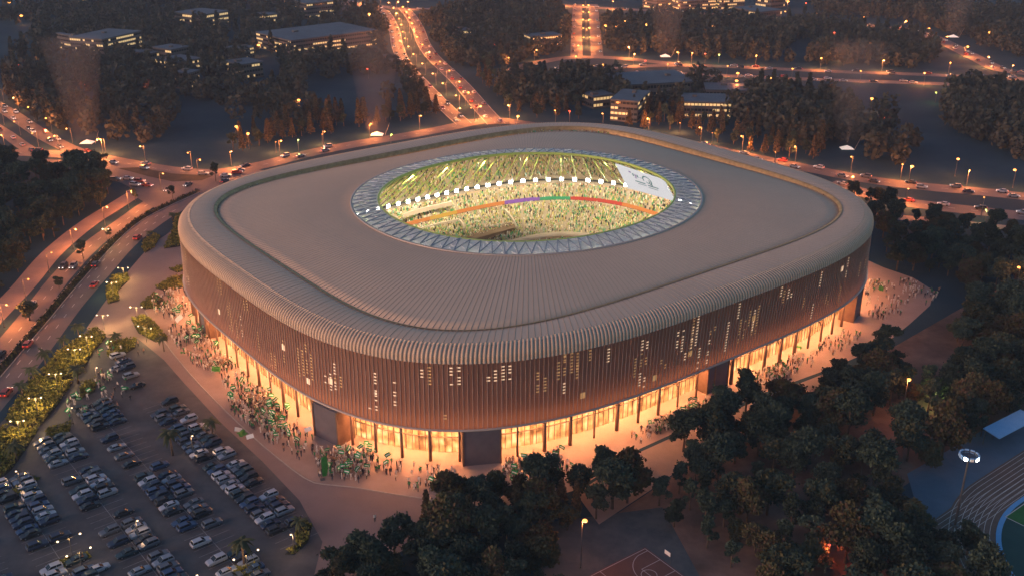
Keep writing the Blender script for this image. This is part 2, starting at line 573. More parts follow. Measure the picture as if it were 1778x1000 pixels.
L_out = road('boulevard side by the forest', [(-60, 660), (-20, 630), (17, 592), (60, 540), (105, 482), (160, 425), (215, 385), (265, 350), (320, 322), (372, 303)], 8.5, .020)
L_in = road('boulevard side by the car park', [(-70, 760), (-20, 700), (20, 656), (65, 600), (115, 534), (165, 478), (217, 422), (280, 375), (340, 343), (400, 318), (455, 296)], 11, .024)
L_hedge = spline([G(*p) for p in [(-40, 690), (7, 636), (68, 565), (129, 493), (204, 412), (255, 374), (340, 334)]], 3)
strip("median", L_hedge, 3.2, .10, M['hedge_ground'])
kerb("median_kerb", L_hedge + normals2(L_hedge)[1] * 1.7, .16, .3)
kerb("median_kerb", L_hedge - normals2(L_hedge)[1] * 1.7, .16, .3)
L_walk = spline([G(*p) for p in [(-60, 605), (-20, 560), (40, 498), (90, 440), (150, 390), (205, 355), (245, 330)]], 4)
strip("footway", L_walk, 9, .028, M['footway'])
L_ring = road('ring road', [(-60, 268), (0, 266), (60, 266), (150, 272), (220, 284), (300, 297), (375, 300), (450, 288), (530, 268), (620, 250), (700, 237), (770, 224), (850, 209), (930, 218),
                            (1040, 226), (1150, 240), (1300, 272), (1400, 292), (1500, 311), (1600, 324), (1700, 333), (1800, 344)], 13, .032)
poly_sheet("junction", [(60, 276), (200, 283), (300, 298), (375, 304), (450, 294), (400, 322), (340, 350), (285, 372), (240, 345), (225, 325), (180, 305), (110, 288)], .036, M['junction'])
poly_sheet("traffic_island", [(205, 293), (240, 291), (300, 302), (370, 306), (350, 314), (300, 316), (262, 308)], .10, M['hedge_ground'])
poly_sheet("traffic_island", [(120, 283), (150, 282), (180, 289), (165, 294), (130, 289)], .10, M['hedge_ground'])
road('northern approach road', [(-60, 160), (-20, 176), (15, 195), (45, 215), (80, 238), (120, 258), (160, 272)], 10, .040)
road('outer northern approach road', [(-60, 195), (-20, 214), (10, 232), (35, 250), (60, 266)], 8, .044)
road('avenue inbound side', [(600, 4), (640, 10), (668, 22), (684, 52), (690, 80), (704, 112), (738, 150), (777, 190), (806, 216)], 10.5, .048)
road('avenue outbound side', [(700, 14), (714, 30), (726, 51), (735, 75), (752, 100), (797, 143), (838, 190), (862, 216)], 12, .052)
road('slip road beyond the avenue', [(880, 128), (905, 117), (940, 108), (985, 101), (1040, 100), (1100, 104), (1180, 113)], 12, .056)
road('inbound side of the second avenue', [(1003, 8), (1002, 31), (1001, 60), (1001, 98)], 10, .060)
road('outbound side of the second avenue', [(1030, 8), (1032, 34), (1034, 60), (1037, 98)], 10, .064)
road('highway far side', [(960, 122), (1060, 118), (1178, 114), (1300, 118), (1450, 125), (1600, 130), (1800, 139)], 11, .068)
road('highway near side', [(890, 132), (1000, 130), (1178, 129), (1300, 134), (1450, 140), (1600, 145), (1800, 153)], 11, .072)
road('north-eastern road', [(1380, 36), (1440, 40), (1510, 45), (1570, 51), (1620, 65), (1660, 84), (1700, 104), (1740, 122), (1800, 130)], 15, .076)
road('farthest road', [(940, 8), (1050, 15), (1150, 20), (1300, 30), (1390, 36)], 16, .080)
road('far western road', [(470, -6), (560, 4), (640, 10), (720, 17), (810, 12)], 15, .084)
road('far corner road', [(1630, -4), (1700, 9), (1810, 18)], 14, .088)
road('eastern road', [(1440, 318), (1540, 346), (1620, 358), (1800, 378)], 13, .092)
L_ewalk = spline([G(*p) for p in [(1480, 372), (1560, 378), (1650, 386), (1800, 402)]], 5)
strip("footway", L_ewalk, 7, .096, M['footway'])


def dashes(L, off, z, w=.22, dl=3.0, gap=6.0):
    T, N = normals2(L)
    s = np.r_[0, np.cumsum(np.linalg.norm(np.diff(L, axis=0), axis=1))]
    mb = MB()
    t = 0
    while t + dl < s[-1]:
        q = []
        for tt, o_ in ((t, -w / 2), (t + dl, -w / 2), (t + dl, w / 2), (t, w / 2)):
            x = np.interp(tt, s, L[:, 0] + N[:, 0] * (off + o_))
            y = np.interp(tt, s, L[:, 1] + N[:, 1] * (off + o_))
            q.append((x, y, z))
        mb.add(q, [(0, 1, 2, 3)])
        t += dl + gap
    return mb


for L, off, z in ((L_in, 1.8, .030), (L_in, -1.9, .030), (L_out, 0, .030), (L_ring, 0, .040)):
    o = dashes(L, off, z).build("lane_marking", M['line'])
    o["kind"] = 'structure'
for key in ('avenue inbound side', 'avenue outbound side', 'highway far side', 'highway near side', 'eastern road'):
    L, w = ROADS[key]
    o = dashes(L, 0, .11, .3, 3, 7).build("lane_marking", M['line'])
    o["kind"] = 'structure'
for key in ('avenue inbound side', 'avenue outbound side'):
    L, w = ROADS[key]
    for sgn in (-1, 1):
        strip("road_edge_line", L, .25, .11, M['line'], off=sgn * (w / 2 - .5))

# ------------------------------------------------------------------ stadium
CX, CY, PHI = 5.7, 354.8, R(37.77)
NB = 384


def rad(th, A, B, n):
    return (np.abs(np.cos(th) / A) ** n + np.abs(np.sin(th) / B) ** n) ** (-1.0 / n)


_t = np.linspace(0, 2 * np.pi, 20001)
_r = rad(_t, 115.5, 102, 3.5)
_xy = np.stack([_r * np.cos(_t), _r * np.sin(_t)], 1)
_s = np.r_[0, np.cumsum(np.linalg.norm(np.diff(_xy, axis=0), axis=1))]
PERIM = _s[-1]


def thetas(n, off=0.0):
    return np.interp((np.arange(n) + off) / n * PERIM % PERIM, _s, _t)


def ring(th, A, B, n, z):
    r = rad(th, A, B, n)
    x, y = r * np.cos(th), r * np.sin(th)
    c, s = math.cos(PHI), math.sin(PHI)
    out = np.zeros((len(th), 3))
    out[:, 0] = CX + c * x - s * y
    out[:, 1] = CY + s * x + c * y
    out[:, 2] = z
    return out


def shell(name, prof, m, parent, nb=NB, smooth=True, zfun=None):
    th = thetas(nb)
    V = np.concatenate([ring(th, *p) for p in prof])
    if zfun is not None:
        zz = zfun(nb)
        V[:, 2] += zz if len(zz) == len(V) else np.tile(zz, len(prof))
    i = np.arange(nb)
    j = (i + 1) % nb
    F = np.concatenate([np.stack([k * nb + i, k * nb + j, (k + 1) * nb + j, (k + 1) * nb + i], 1) for k in range(len(prof) - 1)])
    return link(name, np_mesh(name, V, F, m, smooth=smooth), parent)


def prof_points(th, prof):
    return np.stack([ring(th, *p) for p in prof])       # (k, n, 3)


def bars(name, th, prof, w, d, m, parent, lift=0.0):
    """one bar per angle that follows the profile (k points); w along the wall, d outwards"""
    P = prof_points(th, prof)
    k, n, _ = P.shape
    e = 1e-3
    T = ring(th + e, *prof[len(prof) // 2]) - ring(th - e, *prof[len(prof) // 2])
    T[:, 2] = 0
    T /= np.linalg.norm(T, axis=1)[:, None]
    D = np.gradient(P, axis=0)
    Nn = np.cross(T[None], D)
    Nn /= np.linalg.norm(Nn, axis=2)[:, :, None] + 1e-9
    out = np.stack([ring(th, *p) for p in prof])
    cen = np.array([CX, CY, 20.0])
    sg = np.sign(((P - cen) * Nn).sum(2).mean())
    Nn *= sg
    Q = np.stack([P + T * w / 2 + Nn * lift, P + T * w / 2 + Nn * (lift + d), P - T * w / 2 + Nn * (lift + d), P - T * w / 2 + Nn * lift], 2)   # k,n,4,3
    V = Q.transpose(1, 0, 2, 3).reshape(-1, 3)
    F = []
    b = (np.arange(n) * k * 4)[:, None]
    for a in range(k - 1):
        for s_ in range(4):
            s2 = (s_ + 1) % 4
            F.append(np.concatenate([b + a * 4 + s_, b + a * 4 + s2, b + (a + 1) * 4 + s2, b + (a + 1) * 4 + s_], 1))
    F.append(np.concatenate([b, b + 1, b + 2, b + 3], 1))
    e0 = (k - 1) * 4
    F.append(np.concatenate([b + e0 + 3, b + e0 + 2, b + e0 + 1, b + e0], 1))
    return link(name, np_mesh(name, V, np.concatenate(F), m), parent)


stadium = empty("stadium", (CX, CY, 0))
tag(stadium, "rounded bronze stadium with ribbed roof, lit ground floor and glowing oval opening", "stadium")
stadium.location = (0, 0, 0)

FB = (114.6, 99.9, 3.38, 10.8)
FT = (114.6, 101.2, 3.22, 31.2)


def fac(v):
    return tuple(a + (b - a) * v for a, b in zip(FB, FT))


# the perforated skin lets through some light of the unseen ring added behind it
nt = M['facade'].node_tree
f_out = [n_ for n_ in nt.nodes if n_.type == 'OUTPUT_MATERIAL'][0]
f_pr = nt.nodes["Principled BSDF"]
f_tl = nt.nodes.new("ShaderNodeBsdfTranslucent")
f_tl.inputs[0].default_value = (.85, .48, .30, 1)
f_mx = nt.nodes.new("ShaderNodeMixShader")
f_mx.inputs[0].default_value = .28
nt.links.new(f_pr.outputs[0], f_mx.inputs[1])
nt.links.new(f_tl.outputs[0], f_mx.inputs[2])
nt.links.new(f_mx.outputs[0], f_out.inputs[0])
shell("facade_glow_ring", [(112.2, 97.5, 3.38, 11.4), (111.9, 97.2, 3.38, 11.9)], M['cavity'], stadium)  # unseen emitter added so the skin glows, brighter low down
shell("cavity_wall", [(110.6, 96.0, 3.38, 10.9), (110.6, 97.0, 3.25, 31.0)], M['soffit'], stadium)

# facade skin, fins, lit louvres
shell("facade_panels", [fac(v) for v in np.linspace(0, 1, 6)], M['facade'], stadium)
bars("facade_fins", thetas(576), [fac(v) for v in np.linspace(0.0, .98, 4)], .13, .18, M['fin'], stadium, .003)
shell("facade_hem", [(115.2, 100.5, 3.38, 10.6), (115.3, 100.6, 3.38, 11.0), (114.7, 100.0, 3.38, 11.0)], M['edge'], stadium)
rl = random.Random(11)
sets = {'louvre': ([], []), 'louvre_gold': ([], [])}


def quad_panel(which, i, v0, v1, proud=.12, frac=.78):
    th = thetas(NB)
    a, b = th[i % NB], th[(i + 1) % NB]
    if b < a: b += 2 * np.pi
    m_ = (1 - frac) / 2
    t2 = np.array([a + (b - a) * m_, b - (b - a) * m_])
    V, F = sets[which]
    for v, rev in ((v0, False), (v1, True)):
        p = fac(v)
        q = ring(t2, p[0] + proud, p[1] + proud, p[2], p[3])
        V.extend(q[::-1].tolist() if rev else q.tolist())
    k = len(V) - 4
    F.append((k, k + 1, k + 2, k + 3))


thN = thetas(NB)
cand = []
for i in range(NB):
    p = ring(thN[i:i + 1], *fac(.5))[0]
    if PX(*p)[1] > 430 and p[1] < CY + 40: cand.append(i)
for c_ in range(135):
    i = rl.choice(cand)
    p = ring(thN[i:i + 1], *fac(.5))[0]
    near = 1.0 - min(1, abs(PX(*p)[0] - 930) / 700)
    if rl.random() > .35 + .65 * near: continue
    n = rl.randint(4, 10)
    v = rl.uniform(.08, .75)
    which = 'louvre' if rl.random() < .3 + .3 * near else 'louvre_gold'
    if rl.random() < .12:
        quad_panel(which, i, v, v + .09)
        continue
    for r_ in range(rl.choice([1, 1, 1, 2, 2])):
        v2 = v + rl.uniform(-.05, .05)
        nn = max(2, n + rl.randint(-3, 2))
        for k in range(nn):
            if v2 + k * .046 > .95 or v2 < .03: break
            if rl.random() < .85: quad_panel(which, i + r_, v2 + k * .046, v2 + k * .046 + .016, .10, .48)
for which, nm in (('louvre', "lit_louvres"), ('louvre_gold', "gold_louvres")):
    V, F = sets[which]
    link(nm, np_mesh(nm, np.array(V), np.array(F), M[which]), stadium)

# rim: smooth skin, then the ribs that wrap over it
RIM = [(98.6, 86.1, 4.4, 30.6), (98.6, 86.1, 4.4, 34.0), (99.2, 86.7, 4.3, 34.3), (103.6, 90.8, 3.9, 34.55), (108.4, 95.6, 3.55, 34.5), (111.2, 98.4, 3.36, 34.2),
       (113.4, 100.3, 3.26, 33.4), (114.6, 101.3, 3.22, 32.3), (115.0, 101.6, 3.2, 31.2), (115.0, 101.6, 3.2, 30.2)]
seam = lambda n: np.where(np.arange(n) % 2 == 0, .0, .05)
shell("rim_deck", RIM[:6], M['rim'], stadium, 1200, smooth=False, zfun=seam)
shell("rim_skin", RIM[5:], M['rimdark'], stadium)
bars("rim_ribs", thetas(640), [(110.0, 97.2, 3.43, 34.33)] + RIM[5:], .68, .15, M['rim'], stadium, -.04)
shell("rim_lip", [(98.45, 85.95, 4.4, 31.2), (98.45, 85.95, 4.4, 34.28), (99.6, 87.1, 4.3, 34.58)], M['gold'], stadium)
shell("cove_light", [(98.22, 85.72, 4.42, 32.3), (98.42, 85.92, 4.4, 32.3)], M['cove'], stadium)

# roof disc with radial standing seams; it sits deeper below the rim on the far side than on the near side
def deck_z(n):
    t = thetas(n) + PHI
    nearness = np.clip(.62 - .75 * np.sin(t), 0, 1.08)
    sm = np.where(np.arange(n) % 2 == 0, .0, .08)
    w = np.concatenate([[1.0], np.clip(1 - np.arange(11) / 7.0, 0, 1)])
    return (sm[None] + 1.55 * nearness[None] * w[:, None]).reshape(-1)


th = thetas(768)
K = 11
prof = []
for k in range(K):
    f = k / (K - 1)
    A = 98.1 + (63.3 - 98.1) * f
    B = 85.6 + (59.1 - 85.6) * f
    n = 4.5 + (2.12 - 4.5) * f ** .8
    z = 32.6 + 4.3 * math.sin(f * math.pi / 2) ** 1.1
    prof.append((A, B, n, z))
shell("roof_deck", [(98.2, 85.7, 4.42, 31.9)] + prof, M['roof'], stadium, 768, smooth=False, zfun=deck_z)

bars("rim_seams", thetas(384), [(p[0], p[1], p[2], p[3] + .03) for p in RIM[2:6]], .16, .05, M['seam'], stadium)
seam_o = bars("roof_seams", thetas(384), [(p[0], p[1], p[2], p[3] + .02) for p in prof], .16, .05, M['seam'], stadium)
tn = thetas(384) + PHI
rise = 1.55 * np.clip(.62 - .75 * np.sin(tn), 0, 1.08)[:, None, None] * np.clip(1 - np.arange(11) / 7.0, 0, 1)[None, :, None] * np.ones((1, 1, 4))
rise[:, 0] = rise[:, 0] * 0 + (1.55 * np.clip(.62 - .75 * np.sin(tn), 0, 1.08))[:, None]
rise[:, 1:] = 1.55 * np.clip(.62 - .75 * np.sin(tn), 0, 1.08)[:, None, None] * np.clip(1 - np.arange(1, 11) / 7.0, 0, 1)[None, :, None]
co = np.zeros(384 * 11 * 4 * 3)
seam_o.data.vertices.foreach_get("co", co)
co = co.reshape(-1, 3)
co[:, 2] += rise.reshape(-1)
seam_o.data.vertices.foreach_set("co", co.ravel())
seam_o.data.update()
# glazed ring round the opening and its truss
OPO = (63.3, 59.1, 2.12, 37.0)
OPI = (54.1, 49.8, 2.12, 37.9)
shell("opening_glazing", [OPO, ((63.3 + 54.1) / 2, (59.1 + 49.8) / 2, 2.12, 37.6), OPI], M['opening_glass'], stadium, 192)
shell("opening_outer_trim", [(63.9, 59.7, 2.12, 36.95), (63.9, 59.7, 2.12, 37.25), (63.1, 58.9, 2.12, 37.25), (63.1, 58.9, 2.12, 36.9)], M['edge'], stadium, 192)
shell("opening_inner_beam", [(54.4, 50.1, 2.12, 37.4), (54.4, 50.1, 2.12, 38.1), (53.8, 49.5, 2.12, 38.1), (53.8, 49.5, 2.12, 37.2), (54.4, 50.1, 2.12, 37.2)], M['green_truss'], stadium, 192)
n = 96
t1 = np.linspace(0, 2 * np.pi, n, endpoint=False)
po = ring(t1, 62.9, 58.7, 2.12, 37.25)
pi_ = ring(t1 + np.pi / n, 54.8, 50.5, 2.12, 38.05)
pi0 = ring(t1, 54.8, 50.5, 2.12, 38.05)
mb = MB()
for i in range(n):
    mb.tube([po[i], pi_[i]], .20, 5)
    mb.tube([pi_[i], po[(i + 1) % n]], .20, 5)
mb.build("opening_truss", M['ring_truss'], stadium)
mb = MB()
for i in range(0, 420):
    a = 2 * np.pi * rl.random()
    f0 = rl.uniform(0, .8)
    f1 = f0 + rl.uniform(.1, .25)
    da = rl.uniform(-.035, .035)
    p = ring(np.array([a]), 63 - 8.6 * f0, 58.8 - 9 * f0, 2.12, 37.2 + .9 * f0)[0]
    q = ring(np.array([a + da]), 63 - 8.6 * f1, 58.8 - 9 * f1, 2.12, 37.2 + .9 * f1)[0]
    mb.tube([p, q], .13, 4)
mb.build("opening_lattice", M['truss'], stadium)

# lime and dark raking trusses under the far roof, and the floodlights hanging from them
n = 78
LR = (85.2, 71.8, 2.7, 17.0)
tt = np.linspace(0, 2 * np.pi, n, endpoint=False)
top = ring(tt, 55, 50.8, 2.12, 36.9)
bot = ring(tt + R(4.5), *LR)
bot2 = ring(tt - R(4.0), *LR)
mg, md = MB(), MB()
for i in range(n):
    mg.tube([top[i], bot[i]], .24, 5)
    md.tube([top[i], bot2[i]], .13, 5)
mg.build("lime_trusses", M['green_truss'], stadium)
md.build("dark_trusses", M['dark_truss'], stadium)
shell("lighting_catwalk", [(85.8, 72.4, 2.7, 16.5), (85.8, 72.4, 2.7, 17.0), (84.9, 71.5, 2.7, 17.0), (84.9, 71.5, 2.7, 16.5)], M['black'], stadium, 192)
n = 92
for i in range(n):
    a = 2 * np.pi * (i + .5) / n
    p = ring(np.array([a]), 84.4, 71.0, 2.7, 17.2)[0]
    w_ang = math.atan2(p[1] - CY, p[0] - CX)
    fl = empty("floodlight", p, w_ang)
    fl.parent = stadium
    MB().box((.15, 0, 0), (.5, 1.7, 1.5)).box((.5, 0, .3), (.6, .2, .2)).build("floodlight_housing", M['black'], fl)
    MB().box((-.30, -.42, 0), (.1, .72, 1.3)).box((-.30, .42, 0), (.1, .72, 1.3)).build("floodlight_lens", M['flood'], fl)
# light of the floodlights on the bowl
for i in range(20):
    a = 2 * np.pi * i / 20
    p = ring(np.array([a]), 57, 53, 2.12, 34.0)[0]
    ld = bpy.data.lights.new("bowl_light", 'SPOT')
    ld.energy = 11000
    ld.color = (1, .84, .54)
    ld.spot_size = R(150)
    ld.spot_blend = .9
    ld.shadow_soft_size = 1.0
    lo = bpy.data.objects.new("bowl_light", ld)
    lo.location = p
    o_ = Vector((p[0] - CX, p[1] - CY, 0)).normalized()
    lo.rotation_euler = Vector((o_.x * 1.3, o_.y * 1.3, -1)).to_track_quat('-Z', 'Y').to_euler()
    COL.objects.link(lo)
    lo.parent = stadium

# bowl: tiers, parapets, ribbon boards, playing surface
TIERS = [((57, 41, 4.0, 1.3), (79, 65, 3.0, 8.2), 27), ((80, 66, 2.9, 10.3), (85.5, 72, 2.7, 14.6), 8), ((87.5, 74, 2.7, 17.8), (103.5, 90.5, 3.2, 33.0), 22)]


def lerp(a, b, f): return tuple(x + (y - x) * f for x, y in zip(a, b))


for a, b, rows in TIERS:
    pr_ = []
    for r_ in range(rows):
        p, q = lerp(a, b, r_ / rows), lerp(a, b, (r_ + 1) / rows)
        pr_ += [(p[0], p[1], p[2], p[3]), (q[0] - .01, q[1] - .01, q[2], p[3] + .004)]
    pr_.append(b)
    shell("seating_tier", pr_, M['concrete'], stadium, 192, smooth=False)
shell("balcony_wall", [(79.2, 65.2, 3.0, 8.1), (79.2, 65.2, 3.0, 8.8)], M['cream'], stadium, 192)
shell("balcony_wall", [(86.0, 72.5, 2.7, 14.6), (86.8, 73.3, 2.7, 17.0), (86.8, 73.3, 2.7, 18.2), (87.5, 74, 2.7, 18.2)], M['concrete'], stadium, 192)
shell("pitch_wall", [(56.6, 40.6, 4.0, .0), (56.6, 40.6, 4.0, 2.0), (57.1, 41.1, 4.0, 2.0)], M['cream'], stadium, 192)
shell("bowl_back_wall", [(104, 91, 3.4, 32.9), (104.5, 91.5, 3.4, 33.3)], M['concrete'], stadium, 192)
th_p = thetas(96)
me = bpy.data.meshes.new("pitch")
me.from_pydata(ring(th_p, 56.6, 40.6, 4.0, .06).tolist(), [], [tuple(range(96))])
me.materials.append(M['pitch'])
link("pitch", me, stadium)
seq = ['orange', 'red', 'green', 'purple', 'orange', 'amber']
wseq = [9, 7, 4, 5, 8, 5]
a = 0
i = 0
total = 0
while a < 152:
    w_ = wseq[i % 6]
    tq = 2 * np.pi * np.linspace(a, min(152, a + w_), 8) / 152
    V = np.concatenate([ring(tq, 79.4, 65.4, 3.0, 8.85), ring(tq, 79.6, 65.6, 3.0, 10.45)])
    k = np.arange(7)
    o = link("ribbon_board", np_mesh("ribbon_board", V, np.stack([k, k + 1, k + 9, k + 8], 1), M['rib_' + seq[i % 6]]), stadium)
    a += w_
    i += 1
# cream box balconies and stair walls on the western stand
for (x0, y0, x1, y1, h, z) in ((700, 371, 784, 350, 1.8, 15.0), (708, 402, 797, 380, 2.2, 8.6), (797, 380, 806, 396, 2.2, 8.0), (866, 354, 898, 394, 1.0, 8.2), (745, 417, 890, 385, 1.5, 5.4)):
    p, q = np.array(G(x0, y0, z)), np.array(G(x1, y1, z))
    d = q - p
    L_ = np.linalg.norm(d)
    nrm = np.array([-d[1], d[0], 0]) / L_
    mb = MB()
    N_ = 8
    for s_ in range(N_):
        f0, f1 = s_ / N_, (s_ + 1) / N_
        bow = .06 * L_
        A_ = p + d * f0 + nrm * bow * math.sin(f0 * math.pi) * .6
        B_ = p + d * f1 + nrm * bow * math.sin(f1 * math.pi) * .6
        ang = math.atan2(B_[1] - A_[1], B_[0] - A_[0])
        c = (A_ + B_) / 2
        mb.box((c[0], c[1], c[2] - h / 2), (np.linalg.norm(B_ - A_) + .05, .6, h), ang)
    mb.build("balcony_box", M['cream'], stadium)

mb = MB()
dk = [G(px, py, 4.6) for px, py in ((742, 420), (800, 403), (888, 386), (899, 394), (850, 408), (786, 426))]
mb.add(dk + [(x, y, .3) for x, y, _ in dk], [tuple(range(6)), tuple(range(11, 5, -1))] + [(k, 6 + k, 6 + (k + 1) % 6, (k + 1) % 6) for k in range(6)])
mb.build("stage_deck", M['pitch'], stadium)
# giant screen hung inside the opening
TL, TR = np.array(G(1068, 285, 36.0)), np.array(G(1151, 313, 36.0))
hd = TR - TL
nn = np.cross(hd, (0, 0, 1))


def on_plane(px, py):
    a = np.array((0, 0, CAM_H))
    d = np.array(G(px, py, 0)) - a
    return a + d * (np.dot(TL - a, nn) / np.dot(d, nn))


BR, BL = on_plane(1171, 350), on_plane(1090, 327)
nn = nn / np.linalg.norm(nn)
if np.dot(nn, np.array((0, 0, CAM_H)) - TL) < 0: nn = -nn


def uvp(u, v, off=0.0):
    return (TL * (1 - u) + TR * u) * (1 - v) + (BL * (1 - u) + BR * u) * v + nn * off


scr = MB()
scr.add([uvp(0, 0), uvp(0, 1), uvp(1, 1), uvp(1, 0), uvp(0, 0, -.8), uvp(0, 1, -.8), uvp(1, 1, -.8), uvp(1, 0, -.8)],
        [(0, 1, 2, 3), (7, 6, 5, 4), (0, 4, 5, 1), (1, 5, 6, 2), (2, 6, 7, 3), (3, 7, 4, 0)])
scr_o = scr.build("screen", M['screen'], stadium)
lg = MB()


def arc_band(cu, cv, r0, r1, a0, a1, n=18, m=0, asp=2.1):
    vs, fs = [], []
    for i in range(n + 1):
        a = R(a0 + (a1 - a0) * i / n)
        for r_ in (r0, r1): vs.append(uvp(cu + r_ * math.cos(a) / asp, cv + r_ * math.sin(a), .05))
    for i in range(n): fs.append((2 * i, 2 * i + 1, 2 * i + 3, 2 * i + 2))
    lg.add(vs, fs, m)


arc_band(.60, .33, .15, .20, -200, 70)
arc_band(.60, .36, .07, .11, -40, 150)
arc_band(.61, .42, .13, .16, 20, 120)
for (u0, v0, w_, h_, m_) in ((.25, .13, .05, .06, 1), (.31, .19, .03, .12, 0), (.36, .20, .025, .14, 1), (.40, .20, .03, .12, 0), (.45, .28, .05, .025, 0), (.33, .36, .05, .03, 1),
                             (.30, .50, .22, .05, 0), (.56, .54, .22, .05, 0), (.34, .60, .18, .03, 0), (.55, .65, .20, .03, 0)):
    lg.add([uvp(u0, v0, .05), uvp(u0, v0 + h_, .05), uvp(u0 + w_, v0 + h_, .05), uvp(u0 + w_, v0, .05)], [(0, 1, 2, 3)], m_)
lg.build("screen_emblem", [M['logo'], M['logo_violet']], scr_o)

# ground floor: glazed wall, mullions, columns, soffit, portals
GW = (109.0, 93.4, 3.45)
th = thetas(NB)
V = np.concatenate([ring(th, *GW, 0.0), ring(th, *GW, 10.7)])
i = np.arange(NB)
j = (i + 1) % NB
me = np_mesh("concourse_glazing", V, np.stack([i, j, NB + j, NB + i], 1), M['lit_glass'])
uv = me.uv_layers.new(name="UVMap")
u = np.zeros((NB, 4, 2))
u[:, 0] = np.stack([i * 1.8, 0 * i], 1); u[:, 1] = np.stack([(i + 1) * 1.8, 0 * i], 1)
u[:, 2] = np.stack([(i + 1) * 1.8, 0 * i + 10.7], 1); u[:, 3] = np.stack([i * 1.8, 0 * i + 10.7], 1)
uv.data.foreach_set("uv", u.ravel())
link("concourse_glazing", me, stadium)
bars("mullions", thetas(NB, .5), [(GW[0] + .02, GW[1] + .02, GW[2], 0), (GW[0] + .02, GW[1] + .02, GW[2], 10.7)], .14, .25, M['mullion'], stadium)
shell("soffit", [(108.0, 92.4, 3.45, 10.75), (115.0, 100.3, 3.38, 10.72)], M['soffit'], stadium)
shell("soffit_lights", [(110.9, 95.5, 3.42, 10.60), (110.6, 95.2, 3.42, 10.60)], M['downlight'], stadium)
shell("transom", [(109.25, 93.65, 3.45, 4.6), (109.25, 93.65, 3.45, 4.9), (109.0, 93.4, 3.45, 4.95)], M['mullion'], stadium)
mcol = MB()
tc = thetas(92, .3)
cb = ring(tc, 113.3, 97.9, 3.4, 0)
rc = random.Random(5)
for q in range(92):
    p = cb[q]
    mb = MB()
    k = rc.uniform(.30, .62)
    mb.tube([(p[0], p[1], 0), (p[0], p[1], 10.7)], [k, k * .85], 8)
    if q % 3 == 0:
        d = np.array([CX, CY, 0]) - p
        d /= np.linalg.norm(d)
        mb.tube([(p[0], p[1], 5.5), (p[0] + d[0] * 4, p[1] + d[1] * 4, 10.6)], .22, 6)
    mb.build("column", M['column'], stadium, True)
for (px, py, w_, dep, h_) in ((570, 766, 9.0, 6, 10.5), (832, 806, 9.5, 6, 10.5), (1244, 677, 8.5, 6, 10.5), (354, 580, 7, 5, 10.5), (1487, 552, 7, 5, 10.5)):
    p = np.array(G(px, py))
    # wall direction at the nearest column
    k = int(np.argmin(np.linalg.norm(cb[:, :2] - p[:2], axis=1)))
    tdir = cb[(k + 1) % 92] - cb[k - 1]
    ang = math.atan2(tdir[1], tdir[0])
    nin = np.array([CX, CY]) - p[:2]
    nin /= np.linalg.norm(nin)
    c = p[:2] + nin * dep / 2
    pt = MB().box((c[0], c[1], h_ / 2), (w_, dep, h_), ang).build("entrance_portal", M['portal'], stadium)
    for sx in (-1, 1):
        fr = MB()
        x = c[0] + math.cos(ang) * sx * (w_ / 2 + .25)
        y = c[1] + math.sin(ang) * sx * (w_ / 2 + .25)
        fr.box((x, y, h_ / 2), (.5, dep + .4, h_), ang)
        fr.build("portal_jamb", M['column'], pt)

# spectators in the bowl
rs = np.random.RandomState(3)
PAL = np.array([(.62, .50, .32), (.55, .42, .22), (.74, .68, .55), (.42, .50, .14), (.10, .36, .14), (.05, .05, .045), (.66, .58, .20), (.40, .20, .12), (.20, .42, .28)])
PW = np.array([.17, .11, .18, .11, .13, .14, .07, .06, .05])
pos, faced = [], []
for a, b, rows in TIERS:
    for r_ in range(rows):
        p = lerp(a, b, (r_ + .4) / rows)
        zz = lerp(a, b, r_ / rows)[3]
        circ = 2 * math.pi * (p[0] + p[1]) / 2
        m_ = int(circ / .82)
        tq = np.linspace(0, 2 * np.pi, m_, endpoint=False) + rs.uniform(0, .01)
        q = ring(tq, p[0], p[1], p[2], zz)
        keep = rs.rand(m_) < .88
        aisle = np.abs(((tq / (2 * np.pi) * 44) % 1) - .5) < .055
        keep &= ~aisle
        keep &= (q[:, 1] > CY - 20)
        pos.append(q[keep])
